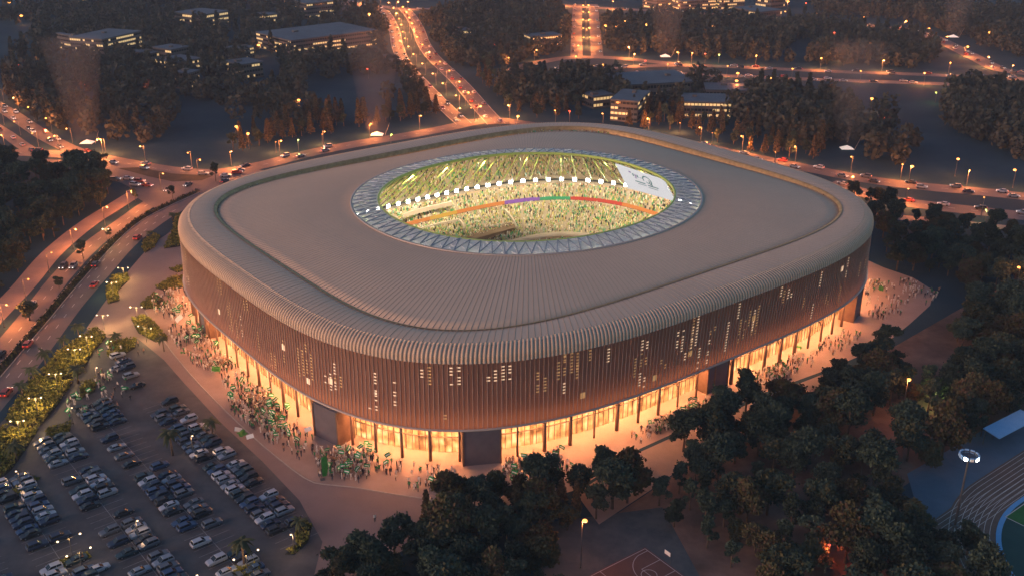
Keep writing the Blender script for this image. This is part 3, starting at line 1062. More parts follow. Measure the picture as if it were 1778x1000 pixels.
# standing spectators on the far corner of the floor
q = np.stack([rs.uniform(-56, 56, 9000), rs.uniform(-40, 40, 9000)], 1)
c_, s_ = math.cos(PHI), math.sin(PHI)
w_ = np.stack([CX + c_ * q[:, 0] - s_ * q[:, 1], CY + s_ * q[:, 0] + c_ * q[:, 1], np.full(len(q), .06)], 1)
kp = (w_[:, 1] > CY + 15) & (q[:, 0] > -8) & (rad(np.arctan2(q[:, 1], q[:, 0]), 54, 38, 4) > np.hypot(q[:, 0], q[:, 1]))
pos.append(w_[kp][:1700])
pos = np.concatenate(pos)
pos[:, :2] += rs.uniform(-.12, .12, (len(pos), 2))
n = len(pos)
hh = rs.uniform(1.0, 1.55, n)
wd = rs.uniform(.22, .30, n)
box = np.array([(-1, -1), (1, -1), (1, 1), (-1, 1)])
Vb = np.zeros((n, 16, 3))
for k in range(4):
    Vb[:, k, 0] = pos[:, 0] + box[k, 0] * wd; Vb[:, k, 1] = pos[:, 1] + box[k, 1] * wd; Vb[:, k, 2] = pos[:, 2]
    Vb[:, 4 + k, 0] = pos[:, 0] + box[k, 0] * wd * .8; Vb[:, 4 + k, 1] = pos[:, 1] + box[k, 1] * wd * .8; Vb[:, 4 + k, 2] = pos[:, 2] + hh * .78
    Vb[:, 8 + k, 0] = pos[:, 0] + box[k, 0] * .10; Vb[:, 8 + k, 1] = pos[:, 1] + box[k, 1] * .10; Vb[:, 8 + k, 2] = pos[:, 2] + hh * .78
    Vb[:, 12 + k, 0] = pos[:, 0] + box[k, 0] * .12; Vb[:, 12 + k, 1] = pos[:, 1] + box[k, 1] * .12; Vb[:, 12 + k, 2] = pos[:, 2] + hh
fb = np.array([(0, 1, 5, 4), (1, 2, 6, 5), (2, 3, 7, 6), (3, 0, 4, 7), (4, 5, 6, 7), (8, 9, 13, 12), (9, 10, 14, 13), (10, 11, 15, 14), (11, 8, 12, 15), (12, 13, 14, 15)])
Fb = (np.arange(n)[:, None, None] * 16 + fb[None]).reshape(-1, 4)
colr = PAL[rs.choice(len(PAL), n, p=PW / PW.sum())] * rs.uniform(.75, 1.2, (n, 1))
cv = np.repeat(colr[:, None], 16, 1)
sk = np.array([(.45, .28, .18), (.30, .18, .11), (.05, .04, .03), (.7, .66, .6)])[rs.choice(4, n, p=[.3, .2, .3, .2])]
cv[:, 8:] = sk[:, None]
crowd = link("crowd", np_mesh("crowd", Vb.reshape(-1, 3), Fb, M['crowd'], col=cv.reshape(-1, 3)))
tag(crowd, "packed spectators in cream, green and white filling the lit stands", "crowd", kind='stuff')
# ------------------------------------------------------------------ trees and planting
def rand_unit(rs, n):
    v = rs.normal(size=(n, 3))
    return v / np.linalg.norm(v, axis=1)[:, None]


def cards(rs, C, size, up=.35):
    """one leaf card per centre"""
    n = len(C)
    N = rand_unit(rs, n) + np.array([0, 0, up])
    N /= np.linalg.norm(N, axis=1)[:, None]
    A = np.cross(N, rand_unit(rs, n))
    A /= np.linalg.norm(A, axis=1)[:, None] + 1e-9
    B = np.cross(N, A)
    s = size * rs.uniform(.6, 1.35, n)[:, None]
    V = np.stack([C - A * s - B * s * .55, C + A * s * .2 - B * s * .75, C + A * s + B * s * .5, C - A * s * .3 + B * s * .8], 1)
    return V.reshape(-1, 3), np.arange(n * 4).reshape(-1, 4)


def lobes_points(rs, lobes, per):
    P = []
    for c, r, sz in lobes:
        k = int(per * r * r)
        u = rand_unit(rs, k)
        u[:, 2] = np.abs(u[:, 2]) * np.where(rs.rand(k) < .28, -1, 1)
        rr = r * (rs.uniform(.35, 1.0, k) ** .5) * (1 + .2 * rs.normal(size=k))
        P.append(np.array(c) + u * rr[:, None] * np.array([1, 1, sz]))
    return np.concatenate(P)


def limb_mesh(name, h, r0, tips, seed):
    rr = random.Random(seed)
    mb = MB()
    mb.tube([(0, 0, -.1), (rr.uniform(-.1, .1), rr.uniform(-.1, .1), h * .35), (rr.uniform(-.3, .3), rr.uniform(-.3, .3), h * .72)], [r0, r0 * .75, r0 * .35], 7)
    for t in tips:
        z0 = h * rr.uniform(.28, .48)
        mb.tube([(0, 0, z0), (t[0] * .5, t[1] * .5, z0 + (t[2] - z0) * .55), t], [r0 * .45, r0 * .3, r0 * .1], 5)
    return mb.mesh(name, M['trunk'], True)


def broad_proto(seed, h, cw, per=88, size=.37, mats=('leaf_a', 'leaf_b')):
    rs = np.random.RandomState(seed)
    lobes = []
    zc = h * .62
    k = rs.randint(10, 16)
    for i in range(k):
        a = 2 * np.pi * i / k + rs.uniform(-.4, .4)
        r = cw * rs.uniform(.25, .78)
        z = zc + rs.uniform(-.27, .24) * h
        lobes.append(((r * math.cos(a), r * math.sin(a), z), cw * rs.uniform(.18, .46), rs.uniform(.6, .9)))
    for i in range(3):
        lobes.append(((rs.uniform(-.25, .25) * cw, rs.uniform(-.25, .25) * cw, h * rs.uniform(.74, .86)), cw * rs.uniform(.36, .50), .85))
    P = lobes_points(rs, lobes, per)
    P = P[P[:, 2] > h * .2]
    V, F = cards(rs, P, size)
    big = (rs.rand(len(P)) < .12 + .5 * (np.sin(P[:, 0] * 1.1 + seed) * np.sin(P[:, 1] * 1.3) * np.sin(P[:, 2] * 1.2) > .05)).astype(int)
    crown = np_mesh("crown", V, F, [M[mats[0]], M[mats[1]]], big)
    trunk = limb_mesh("trunk", h, .30 * h / 12, [(l[0][0] * .8, l[0][1] * .8, l[0][2]) for l in lobes[:6]], seed)
    return trunk, crown


def fir_proto(seed, h, cw, mats=('fir_a', 'fir_b'), size=.5):
    rs = np.random.RandomState(seed)
    n = 620
    f = rs.rand(n) ** .8
    z = h * (.14 + .86 * f)
    lay = .75 + .25 * np.sin(z * 5.0)
    r = cw * (1 - f) ** .75 * lay * rs.uniform(.45, 1.05, n) + .12
    a = rs.uniform(0, 2 * np.pi, n)
    P = np.stack([r * np.cos(a), r * np.sin(a), z - r * .25], 1)
    V, F = cards(rs, P, size, .15)
    crown = np_mesh("crown", V, F, [M[mats[0]], M[mats[1]]], (rs.rand(n) < .45).astype(int))
    mb = MB()
    mb.tube([(0, 0, -.1), (0, 0, h * .5), (0, 0, h * .95)], [.22, .14, .04], 6)
    return mb.mesh("trunk", M['trunk'], True), crown


def palm_proto(seed, h):
    rr = random.Random(seed)
    mb = MB()
    bx, by = rr.uniform(-.4, .4), rr.uniform(-.4, .4)
    mb.tube([(0, 0, -.1), (bx * .4, by * .4, h * .5), (bx, by, h)], [.28, .22, .20], 7)
    trunk = mb.mesh("trunk", M['trunk'], True)
    fr = MB()
    for i in range(20):
        a = 2 * math.pi * i / 20 + rr.uniform(-.15, .15)
        L_, up = rr.uniform(2.3, 3.1), rr.uniform(.1, 1.3)
        pts = []
        for k in range(6):
            t = k / 5
            pts.append((bx + math.cos(a) * L_ * t, by + math.sin(a) * L_ * t, h + up * t * 1.6 - 2.4 * t * t * (1.2 - up * .4)))
        w = [.10, .42, .50, .42, .28, .05]
        vs = []
        for p, ww in zip(pts, w):
            nx, ny = -math.sin(a), math.cos(a)
            vs += [(p[0] + nx * ww, p[1] + ny * ww, p[2] - ww * .45), p, (p[0] - nx * ww, p[1] - ny * ww, p[2] - ww * .45)]
        fs = []
        for k in range(5):
            fs += [(3 * k, 3 * k + 1, 3 * k + 4, 3 * k + 3), (3 * k + 1, 3 * k + 2, 3 * k + 5, 3 * k + 4)]
        fr.add(vs, fs)
    return trunk, fr.mesh("crown", M['palm'])


PROTO = {'broad': [broad_proto(20 + i, h, w, mats=(('leaf_a', 'leaf_b'), ('leaf_a', 'leaf_c'), ('leaf_a', 'leaf_b'), ('leaf_c', 'leaf_b'), ('leaf_a', 'leaf_b'), ('leaf_c', 'leaf_d'))[i]) for i, (h, w) in enumerate(((12.5, 5.0), (11, 4.4), (14, 4.9), (10, 4.8), (12, 3.9), (13, 5.6)))],
         'fir': [fir_proto(40 + i, h, w) for i, (h, w) in enumerate(((12, 2.5), (14, 2.4), (10, 2.3), (13, 3.0)))],
         'palm': [palm_proto(60 + i, h) for i, h in enumerate((4.6, 6.0, 5.2))],
         'slim': [broad_proto(80 + i, h, w, 120, .3) for i, (h, w) in enumerate(((9, 2.4), (8, 2.8), (10, 2.6)))]}
KINDW = {'broad': 'broadleaf_tree', 'fir': 'conifer', 'palm': 'palm_tree', 'slim': 'young_tree'}


def tree(kind, x, y, s, rz, label, group, cat="tree"):
    t_, c_ = rnd.choice(PROTO[kind])
    e = empty(KINDW[kind], (x, y, 0), rz, s)
    e.scale = (s * rnd.uniform(.9, 1.12), s * rnd.uniform(.9, 1.12), s * rnd.uniform(.88, 1.14))
    link("trunk", t_, e)
    link("crown", c_, e)
    tag(e, label, cat, group)
    return e


ROADPTS = np.concatenate([L[::2] for L, w in ROADS.values()] + [L_walk, L_ewalk])
ROADW = np.concatenate([np.full(len(L[::2]), w / 2) for L, w in ROADS.values()] + [np.full(len(L_walk), 4.5), np.full(len(L_ewalk), 4)])


def off_road(x, y, m=2.5):
    d = np.hypot(ROADPTS[:, 0] - x, ROADPTS[:, 1] - y) - ROADW
    return d.min() > m


PLAZA_W = PLAZA[:27]
taken = []
PAVS = [(G(px, py)[0] + dx, G(px, py)[1] - dy) for px, py in ((152, 250), (655, 236), (1470, 260), (1155, 100), (1655, 66)) for dx, dy in ((0, 0), (0, 9), (0, 18))]
PAVS += [(G(px, py, 13)[0] * f, G(px, py, 13)[1] * f) for px, py in ((1577, 657), (1011, 903), (1439, 948), (1772, 465), (1627, 673)) for f in (1.0, .975)]


def scatter(poly, spacing, count, check=True, seed=0, avoid=None, margin=2.5):
    """random ground points inside a pixel polygon, evenly spread over the ground"""
    rr = random.Random(seed)
    W = [G(*p)[:2] for p in poly]
    x0, x1 = min(p[0] for p in W), max(p[0] for p in W)
    y0, y1 = min(p[1] for p in W), max(p[1] for p in W)
    out = []
    for _ in range(count * 60):
        if len(out) >= count: break
        x, y = rr.uniform(x0, x1), rr.uniform(y0, y1)
        if not in_poly(x, y, W): continue
        if check and not off_road(x, y, margin): continue
        if any(math.hypot(x - a - 0, y - b) < 7.5 for a, b in PAVS): continue
        if any((x - a) ** 2 + (y - b) ** 2 < spacing ** 2 for a, b in out): continue
        if any((x - a) ** 2 + (y - b) ** 2 < (spacing * .6) ** 2 for a, b in taken[-400:]): continue
        out.append((x, y))
    taken.extend(out)
    return out


DIST = lambda p: math.hypot(p[0] - CX, p[1] - CY)


def grove(phrase, group, poly, spacing, count, kinds, smin, smax, seed, kindword=None, margin=2.5):
    pts = sorted(scatter(poly, spacing, count, True, seed, margin=margin), key=DIST)
    cnt = {}
    for p in pts:
        k = rnd.choices([a for a, _ in kinds], [b for _, b in kinds])[0]
        cnt[k] = cnt.get(k, 0) + 1
        word = {'broad': 'dark leafy tree', 'fir': 'narrow conifer', 'palm': 'palm', 'slim': 'young slender tree'}[k]
        tree(k, p[0], p[1], rnd.uniform(smin, smax), rnd.uniform(0, 6.28),
             f"{word} {phrase}, {ordinal(cnt[k])} from the stadium", group)


grove("of the front doorway clump", "trees below the front doorway",
      [(740, 915), (800, 880), (850, 862), (960, 850), (1060, 822), (1112, 822), (1120, 860), (1085, 885), (1000, 915), (960, 935), (975, 1000), (990, 1090), (560, 1100), (545, 1020), (640, 985)],
      4.3, 66, [('broad', 4.5), ('slim', 1.5), ('fir', .4)], .66, 1.12, 1)
grove("of the long facade grove", "trees of the grove below the long facade",
      [(1200, 815), (1180, 770), (1238, 745), (1330, 712), (1430, 690), (1470, 650), (1530, 625), (1570, 640), (1560, 700), (1500, 770), (1540, 850), (1600, 935), (1690, 945), (1730, 1090), (1330, 1090),
       (1310, 960), (1210, 900)], 5.0, 105, [('broad', 5), ('slim', 1.6)], .6, 1.2, 2)
grove("on the basketball court slope", "trees on the reddish slope", [(1130, 860), (1200, 850), (1230, 930), (1290, 1000), (1210, 960), (1150, 900)], 7, 7, [('slim', 1)], .8, 1.1, 3)
grove("of the sports path wood", "trees of the wood beyond the sports path",
      [(1600, 690), (1660, 655), (1790, 600), (1790, 715), (1720, 745), (1660, 790), (1600, 820), (1560, 790), (1570, 720)], 5.0, 46, [('broad', 5), ('slim', 1.6)], .62, 1.2, 4)
grove("of the plaza corner wood", "trees of the wood behind the plaza corner",
      [(1555, 470), (1600, 440), (1690, 430), (1790, 440), (1790, 590), (1690, 630), (1640, 600), (1690, 540), (1670, 490), (1600, 475)], 5.5, 50, [('broad', 5), ('slim', 1.6)], .62, 1.2, 5)
grove("of the eastern road verge", "trees of the eastern road verge",
      [(1440, 325), (1500, 345), (1600, 375), (1790, 412), (1790, 430), (1690, 425), (1600, 435), (1530, 440), (1520, 400), (1480, 345)], 5.5, 34, [('broad', 5), ('slim', 2)], .65, .95, 6)
grove("of the boulevard forest", "trees of the forest across the boulevard",
      [(-40, 300), (60, 300), (140, 300), (205, 335), (195, 352), (150, 378), (95, 428), (40, 482), (-20, 545), (-60, 560)], 4.4, 105, [('broad', 5), ('slim', 2)], .66, 1.25, 7, margin=1.2)
for i, (px, py, s) in enumerate(((145, 450, .9), (103, 500, .6), (52, 556, .75), (235, 350, .75), (190, 412, .5), (300, 345, .7), (375, 315, .9), (165, 500, .0))):
    if s: tree('slim' if i != 2 else 'broad', *G(px, py)[:2], s, i, f"single tree on the boulevard median hedge, {ordinal(i + 1)} recorded from the forest end" if i < 5 else f"lone tree beside the junction, {ordinal(i - 4)} from the boulevard", "lone trees along the boulevard")
# conifers lit by the lamps of the ring road
grove("in the lit ring road row", "conifers lit by the ring road lamps", [(385, 270), (450, 262), (540, 243), (640, 222), (740, 205), (770, 195), (770, 180), (640, 200), (540, 215), (440, 235), (380, 250)], 5.2, 46,
      [('fir', 5), ('slim', 1)], .9, 1.25, 8, margin=3)
grove("behind the far roof corner", "conifers lit behind the far roof corner", [(1090, 222), (1200, 240), (1330, 270), (1420, 285), (1430, 262), (1340, 235), (1200, 205), (1100, 195)], 6.0, 46, [('fir', 4), ('slim', 2)], .85, 1.2, 9)
grove("between avenue and offices", "trees along the avenue", [(850, 125), (900, 150), (950, 175), (1010, 190), (1010, 212), (900, 205), (868, 190), (820, 140)], 7, 34, [('slim', 3), ('fir', 2)], .8, 1.15, 10)

# far woods: one mass
rs = np.random.RandomState(17)
FAR = [([(60, 235), (0, 150), (40, 70), (190, 30), (330, 60), (460, 110), (600, 95), (690, 120), (745, 180), (700, 195), (560, 215), (430, 235), (385, 240), (250, 250), (180, 245)], 620, 10),
       ([(0, 60), (0, 20), (200, 0), (520, 5), (660, 25), (680, 90), (600, 95), (480, 105), (300, 55), (150, 40)], 420, 17),
       ([(735, 40), (830, 5), (960, 15), (985, 40), (985, 90), (900, 112), (850, 125), (790, 115), (760, 90)], 330, 13),
       ([(1050, 40), (1180, 35), (1420, 45), (1600, 75), (1640, 100), (1580, 120), (1300, 108), (1100, 95), (1045, 85)], 430, 14),
       ([(990, 140), (1150, 145), (1310, 165), (1440, 175), (1500, 215), (1500, 270), (1400, 262), (1330, 230), (1200, 195), (1020, 190), (960, 165)], 330, 9),
       ([(1640, 170), (1700, 158), (1790, 165), (1790, 285), (1700, 250), (1640, 220)], 130, 9),
       ([(1400, -5), (1640, 10), (1790, 30), (1790, 110), (1700, 80), (1590, 40), (1420, 25)], 320, 16),
       ([(1510, 200), (1570, 210), (1600, 280), (1540, 300), (1500, 280)], 16, 10),
       ([(860, 150), (940, 140), (1000, 165), (980, 195), (880, 180)], 50, 10)]
protoV = []
for i in range(5):
    n = 110
    u = rand_unit(rs, n)
    rad_ = np.array([4.6, 4.6, 6.0]) * rs.uniform(.7, 1.05, (n, 1))
    P = u * rad_ + np.array([0, 0, 6.5]) + rs.normal(size=(n, 3)) * .5
    if i > 2:
        f = rs.rand(n) ** .8
        a = rs.uniform(0, 6.28, n)
        r_ = 2.9 * (1 - f) ** .8 * rs.uniform(.5, 1.1, n)
        P = np.stack([r_ * np.cos(a), r_ * np.sin(a), 1.5 + 12.5 * f], 1)
    protoV.append(P)
allV, allM = [], []
bldg_clear = []
FARPTS = []
MEADOW = [[(545, 140), (700, 130), (720, 195), (600, 215), (520, 200)], [(305, 195), (440, 185), (450, 235), (380, 258), (290, 250)], [(0, 45), (62, 45), (60, 85), (0, 92)], [(430, 95), (470, 100), (500, 150), (450, 170), (430, 130)],
          [(1310, 100), (1400, 75), (1420, 100), (1390, 112)]]
# ------------------------------------------------------------------ buildings far beyond
def building(phrase, p0, p1, p2, h, floors, lit=.5, roof=True):
    """p0 near corner, p1 and p2 the ends of its two visible walls (pixels on the ground)"""
    a, b, c = np.array(G(*p0)[:2]), np.array(G(*p1)[:2]), np.array(G(*p2)[:2])
    u = c - a
    Lu = np.linalg.norm(u)
    u /= Lu
    v = np.array([-u[1], u[0]])
    Lv = abs(np.dot(b - a, v))
    Lv = max(Lv, 10.0)
    bldg_clear.append((*(a + u * Lu / 2 + v * Lv / 2), max(Lu, Lv) * .55))
    for f in (.15, .5, .85): bldg_clear.append((*(a + u * Lu * f - v * 12), 12))
    e = empty("office_building", (a[0], a[1], 0), math.atan2(u[1], u[0]))
    tag(e, phrase, "building", "office blocks beyond the stadium")
    MB().box((Lu / 2, Lv / 2, h / 2), (Lu, Lv, h)).build("wall", M['b_wall'], e)
    ro = MB().box((Lu / 2, Lv / 2, h + .25), (Lu + 1.2, Lv + 1.2, .5)).build("roof", M['b_roof'], e)
    rr = random.Random(int(p0[0] * 3 + p0[1]))
    pl = MB()
    for _ in range(3):
        pl.box((rr.uniform(.2, .8) * Lu, rr.uniform(.3, .8) * Lv, h + 1.1), (rr.uniform(2, 5), rr.uniform(2, 4), 1.2))
        if _ == 0: pl.build("roof_unit", M['b_wall'], ro)
    fh = h / floors
    for k in range(floors):
        z = fh * (k + .55)
        for side in (0, 1, 2):
            L_ = (Lu, Lv, Lv)[side]
            mb = MB()
            n = max(3, int(L_ / 2.2))
            on = rr.random() < lit + .25
            run = False
            for i in range(n):
                if rr.random() < .35: run = rr.random() < lit * .75
                x = (i + .5) / n * L_
                w_ = L_ / n * .8
                m_ = 0 if (run and on) else 1
                if side == 0: mb.box((x, -.06, z), (w_, .1, fh * .42), 0, m_)
                elif side == 1: mb.box((-.06, x, z), (.1, w_, fh * .42), 0, m_)
                else: mb.box((Lu + .06, x, z), (.1, w_, fh * .42), 0, m_)
            mb.build("window", [M['pane'], M['pane_off']], e)
    return e


building("largest office block with wide blue-grey roof and lit corner windows", (507, 100), (462, 82), (655, 80), 13, 4, .6)
building("office block with lit bands, western of a joined pair", (172, 98), (115, 84), (178, 97), 13, 4, .65)
building("longer office block with three lit bands, joined to its western twin", (182, 100), (175, 84), (248, 84), 14, 4, .75)
building("small office block behind trees with a lit top floor", (352, 52), (325, 43), (398, 44), 13, 3, .6)
building("low dark block west of the stepped cluster", (262, 112), (247, 104), (282, 108), 8, 2, .3)
building("stepped cluster block with two lit bands", (300, 112), (286, 104), (330, 106), 11, 3, .6)
building("low front block of the stepped cluster with lit roofline", (310, 126), (280, 118), (352, 118), 7, 2, .7)
building("tall narrow block at the foot of the stepped cluster", (330, 156), (318, 150), (348, 150), 11, 4, .5)
building("upper block of the eastern pair behind the lone lamp", (422, 106), (415, 98), (442, 101), 9, 3, .7)
building("lower block of the eastern pair with two bright bands", (420, 140), (412, 130), (458, 134), 11, 3, .8)
building("far little block with two short lit bands", (462, 42), (455, 37), (482, 39), 8, 2, .8)
building("far tall block with three lit bands near the top edge", (534, 34), (528, 28), (580, 29), 15, 4, .7)
building("far hidden block at the top edge west of the wood", (130, 6), (120, 1), (160, 3), 10, 3, .6)
building("three storey block with bright corner standing before the roof edge", (1106, 214), (1065, 205), (1126, 195), 13, 4, .6)
building("low lit wing beside the three storey block", (1030, 190), (1016, 182), (1063, 186), 8, 2, .8)
building("wide block under a big blue roof behind the wing", (1085, 172), (1068, 150), (1208, 165), 9, 2, .5)
building("long low block with lit upper windows below the highway", (1185, 205), (1177, 190), (1268, 207), 10, 3, .7)
building("dark low shed with a blue roof right of the wide block", (1225, 172), (1215, 160), (1300, 174), 6, 1, .1)
building("lit block under a blue roof amid the central wood", (925, 84), (918, 78), (975, 80), 9, 3, .5)
building("small lit block deep in the central wood", (798, 70), (792, 65), (818, 68), 8, 2, .5)
building("westernmost far block under the top edge", (1140, 18), (1132, 12), (1170, 15), 10, 3, .5)
building("far block with long lit bands under the top edge", (1182, 20), (1175, 14), (1242, 17), 10, 3, .7)
building("far block with slanting lit bands beside the top road", (1252, 18), (1246, 12), (1292, 16), 10, 3, .8)
building("dark shed with a lit corner by the farthest road", (1318, 42), (1308, 30), (1356, 38), 11, 2, .4)
building("far block with two lit bands east of the shed", (1338, 16), (1330, 10), (1365, 13), 9, 2, .8)



for px, py in ((152, 250), (655, 236), (1470, 260), (1155, 100), (1655, 66)):
    x, y, _ = G(px, py)
    bldg_clear += [(x, y, 12), (x, y - 14, 11), (x * .97, y * .97 - 10, 10)]
for poly, cnt, sp in FAR:
    for (x, y) in scatter(poly, sp * .55, cnt, True, len(FARPTS) + 3, margin=4):
        q = PX(x, y)
        if any(in_poly(q[0], q[1], m_) for m_ in MEADOW) and rnd.random() < .93: continue
        if any(math.hypot(x - a, y - b) < r_ for a, b, r_ in bldg_clear): continue
        FARPTS.append((x, y))
for (x, y) in FARPTS:
    P = protoV[rs.randint(5)]
    s = rs.uniform(.75, 1.3)
    a = rs.uniform(0, 6.28)
    Q = np.stack([P[:, 0] * math.cos(a) - P[:, 1] * math.sin(a), P[:, 0] * math.sin(a) + P[:, 1] * math.cos(a), P[:, 2] * rs.uniform(.85, 1.2)], 1) * s + np.array([x, y, 0])
    allV.append(Q)
    allM.append(np.full(len(Q), rs.rand() < .35) ^ (rs.rand(len(Q)) < .15))
V, F = cards(rs, np.concatenate(allV), 1.35)
wd_ = link("woodland", np_mesh("woodland", V, F, [M['far_a'], M['far_b']], np.concatenate(allM).astype(int)))
tag(wd_, "dark woodland stretching between the roads far beyond the stadium", "woodland", kind='stuff')


# planting beds: low shrubs massed inside a kerbed island
def bed(phrase, poly, h, dens=3.2, mats=('shrub_a', 'shrub_b'), size=.34, name="shrub_bed", group="shrub beds around the car park"):
    rs = np.random.RandomState(len(phrase) * 7 + int(poly[0][0]))
    W = [G(*p)[:2] for p in poly]
    xs, ys = [p[0] for p in W], [p[1] for p in W]
    area = abs(sum(W[i][0] * W[i - 1][1] - W[i - 1][0] * W[i][1] for i in range(len(W)))) / 2
    n = int(area * dens * 3)
    P = []
    while len(P) < n:
        x, y = rs.uniform(min(xs), max(xs)), rs.uniform(min(ys), max(ys))
        if not in_poly(x, y, W): continue
        hh = h * (.45 + .55 * (.5 + .5 * math.sin(x * 1.3) * math.sin(y * 1.1 + 1)))
        P.append((x, y, .1 + hh * rs.rand() ** .6))
    P = np.array(P)
    V, F = cards(rs, P, size, .6)
    mi = (rs.rand(n) < .25 + .45 * (np.sin(P[:, 0] * .9) * np.sin(P[:, 1] * .8) > 0)).astype(int)
    cx, cy = sum(xs) / len(xs), sum(ys) / len(ys)
    e = empty(name, (cx, cy, 0))
    V -= np.array([cx, cy, 0])
    link("shrubs", np_mesh("shrubs", V, F, [M[mats[0]], M[mats[1]]], mi), e)
    me = bpy.data.meshes.new("soil")
    nW = len(W)
    top = [(x - cx, y - cy, .11) for x, y in W]
    me.from_pydata(top + [(x, y, 0) for x, y, _ in top], [], [tuple(range(nW))] + [(i, (i + 1) % nW, nW + (i + 1) % nW, nW + i) for i in range(nW)])
    me.materials.append(M['hedge_ground'])
    link("soil", me, e)
    tag(e, phrase, "shrub bed", group)
    return e


bed("large yellow-green shrub bed between boulevard and car park, upper part", [(128, 595), (168, 572), (185, 585), (162, 612), (140, 650), (100, 665), (72, 650), (95, 620)], 2.2)
bed("long yellow-green shrub bed between boulevard and car park, middle part", [(60, 650), (98, 668), (128, 662), (96, 710), (70, 740), (30, 742), (10, 730), (35, 690)], 2.2)
bed("broad lowest shrub bed beside the boulevard, at the frame edge", [(0, 742), (30, 746), (68, 744), (45, 780), (20, 815), (-10, 840), (-30, 800), (-25, 765)], 2.0)
bed("small shrub bed at the head of the car park lane, below the palms", [(190, 592), (238, 588), (235, 604), (200, 625), (186, 618)], 1.3)
bed("small round shrub bed above the third car row", [(140, 668), (168, 660), (165, 680), (140, 692)], 1.6)
bed("shrub bed with a lone car row below it, beside the lane", [(82, 745), (125, 735), (120, 755), (95, 768), (80, 760)], 1.2)
bed("narrow island of lit shrubs on the open forecourt", [(183, 505), (196, 480), (222, 476), (225, 486), (205, 505), (208, 522), (188, 528)], 1.3)
bed("slim lit shrub island near the top of the forecourt", [(246, 432), (250, 418), (270, 408), (278, 412), (268, 430), (252, 440)], 1.4)
bed("lit shrub strip against the stadium's west corner", [(285, 432), (300, 400), (305, 375), (330, 372), (318, 400), (314, 428)], 1.6)
bed("small shrub patch by the west facade", [(294, 468), (320, 460), (325, 468), (308, 474)], .9)
bed("triangular shrub bed at the plaza's upper tip", [(243, 530), (268, 510), (292, 534), (250, 537)], 1.3)
bed("dense shrub bed beside the people on the upper plaza", [(270, 500), (300, 482), (328, 480), (330, 496), (290, 507)], 1.4)
bed("golden shrub bed along the plaza edge above the first car row", [(228, 555), (250, 548), (268, 560), (292, 590), (270, 594), (240, 578)], 1.5)
bed("shrub island with a palm at the end of the car rows", [(495, 962), (515, 945), (512, 920), (530, 905), (542, 912), (535, 940), (512, 962)], 1.5)
bed("shrub island at the lower end of the middle rows", [(400, 1002), (410, 985), (440, 978), (458, 985), (440, 1008), (410, 1015)], 1.2)
bed("narrow lamp-lit island between two lower car rows", [(88, 985), (92, 976), (155, 960), (158, 968), (100, 990)], .8)
bed("small shrub island at the near end of the fourth row", [(20, 860), (40, 832), (70, 828), (55, 845), (25, 868)], 1.3)
# clipped hedge on the boulevard median
rsH = np.random.RandomState(8)
T_, N_ = normals2(L_hedge)
P = []
for k in range(len(L_hedge)):
    for _ in range(46):
        o_ = rsH.uniform(-1.3, 1.3)
        q = L_hedge[k] + T_[k] * rsH.uniform(-1.6, 1.6) + N_[k] * o_
        P.append((q[0], q[1], .1 + 1.1 * rsH.rand()))
V, F = cards(rsH, np.array(P), .36, .5)
hedge = link("hedge", np_mesh("hedge", V, F, [M['hedge_a'], M['shrub_a']], (rsH.rand(len(P)) < .12).astype(int)))
tag(hedge, "long dark hedge on the median dividing the boulevard", "hedge")

for i, (px, py, s, ph) in enumerate((
        (138, 590, 1.0, "at the top of the large shrub bed"), (112, 612, .9, "on the boulevard side of the large shrub bed"), (80, 640, 1.1, "on the boulevard side of the long shrub bed"), (60, 665, .9, "low in the long shrub bed"),
        (136, 665, 1.05, "beside the small round shrub bed"), (40, 690, .9, "above the broad lowest shrub bed"), (203, 598, .8, "tallest by the head of the lane"), (370, 760, 1.0, "between the first and second car rows"),
        (300, 790, 1.35, "large and dark among the second car row"), (425, 985, 1.2, "over the lower shrub island"), (520, 925, .8, "in the shrub island past the car rows"),
        (30, 800, .9, "beside the slim white post near the boulevard"), (300, 385, .7, "in the strip by the west corner"), (262, 415, .7, "on the slim forecourt island"), (285, 610, .8, "among flags at the plaza edge"))):
    tree('palm', *G(px, py)[:2], s, i, f"palm {ph}", "palms around the car park")


# ------------------------------------------------------------------ lamps
def glow(parent, z, x, energy, color, size=.35):
    ld = bpy.data.lights.new("lamp_glow", 'POINT')
    ld.energy = energy
    ld.color = color
    ld.shadow_soft_size = size
    lo = bpy.data.objects.new("lamp_glow", ld)
    COL.objects.link(lo)
    lo.parent = parent
    lo.location = (x, 0, z)


SOD = (1, .27, .065)
WARM = (1, .45, .22)


def street_lamp(x, y, h, rz, label, group, energy, lamp='lamp_o', color=SOD, ball=.45, arm=1.6):
    e = empty("street_lamp", (x, y, 0), rz)
    MB().tube([(0, 0, 0), (0, 0, h * .9), (0, 0, h)], [.14, .10, .08], 6).box((0, 0, .25), (.4, .4, .5)).tube([(0, 0, h - .1), (arm * .6, 0, h + .25), (arm, 0, h + .2)], [.07, .06, .06], 5).build("pole", M['pole'], e)
    MB().ball((arm, 0, h), ball, 0, 8, 5, .6).build("lamp_head", M[lamp], e)
    if energy: glow(e, h - .9, arm, energy, color)
    tag(e, label, "street lamp", group)
    return e


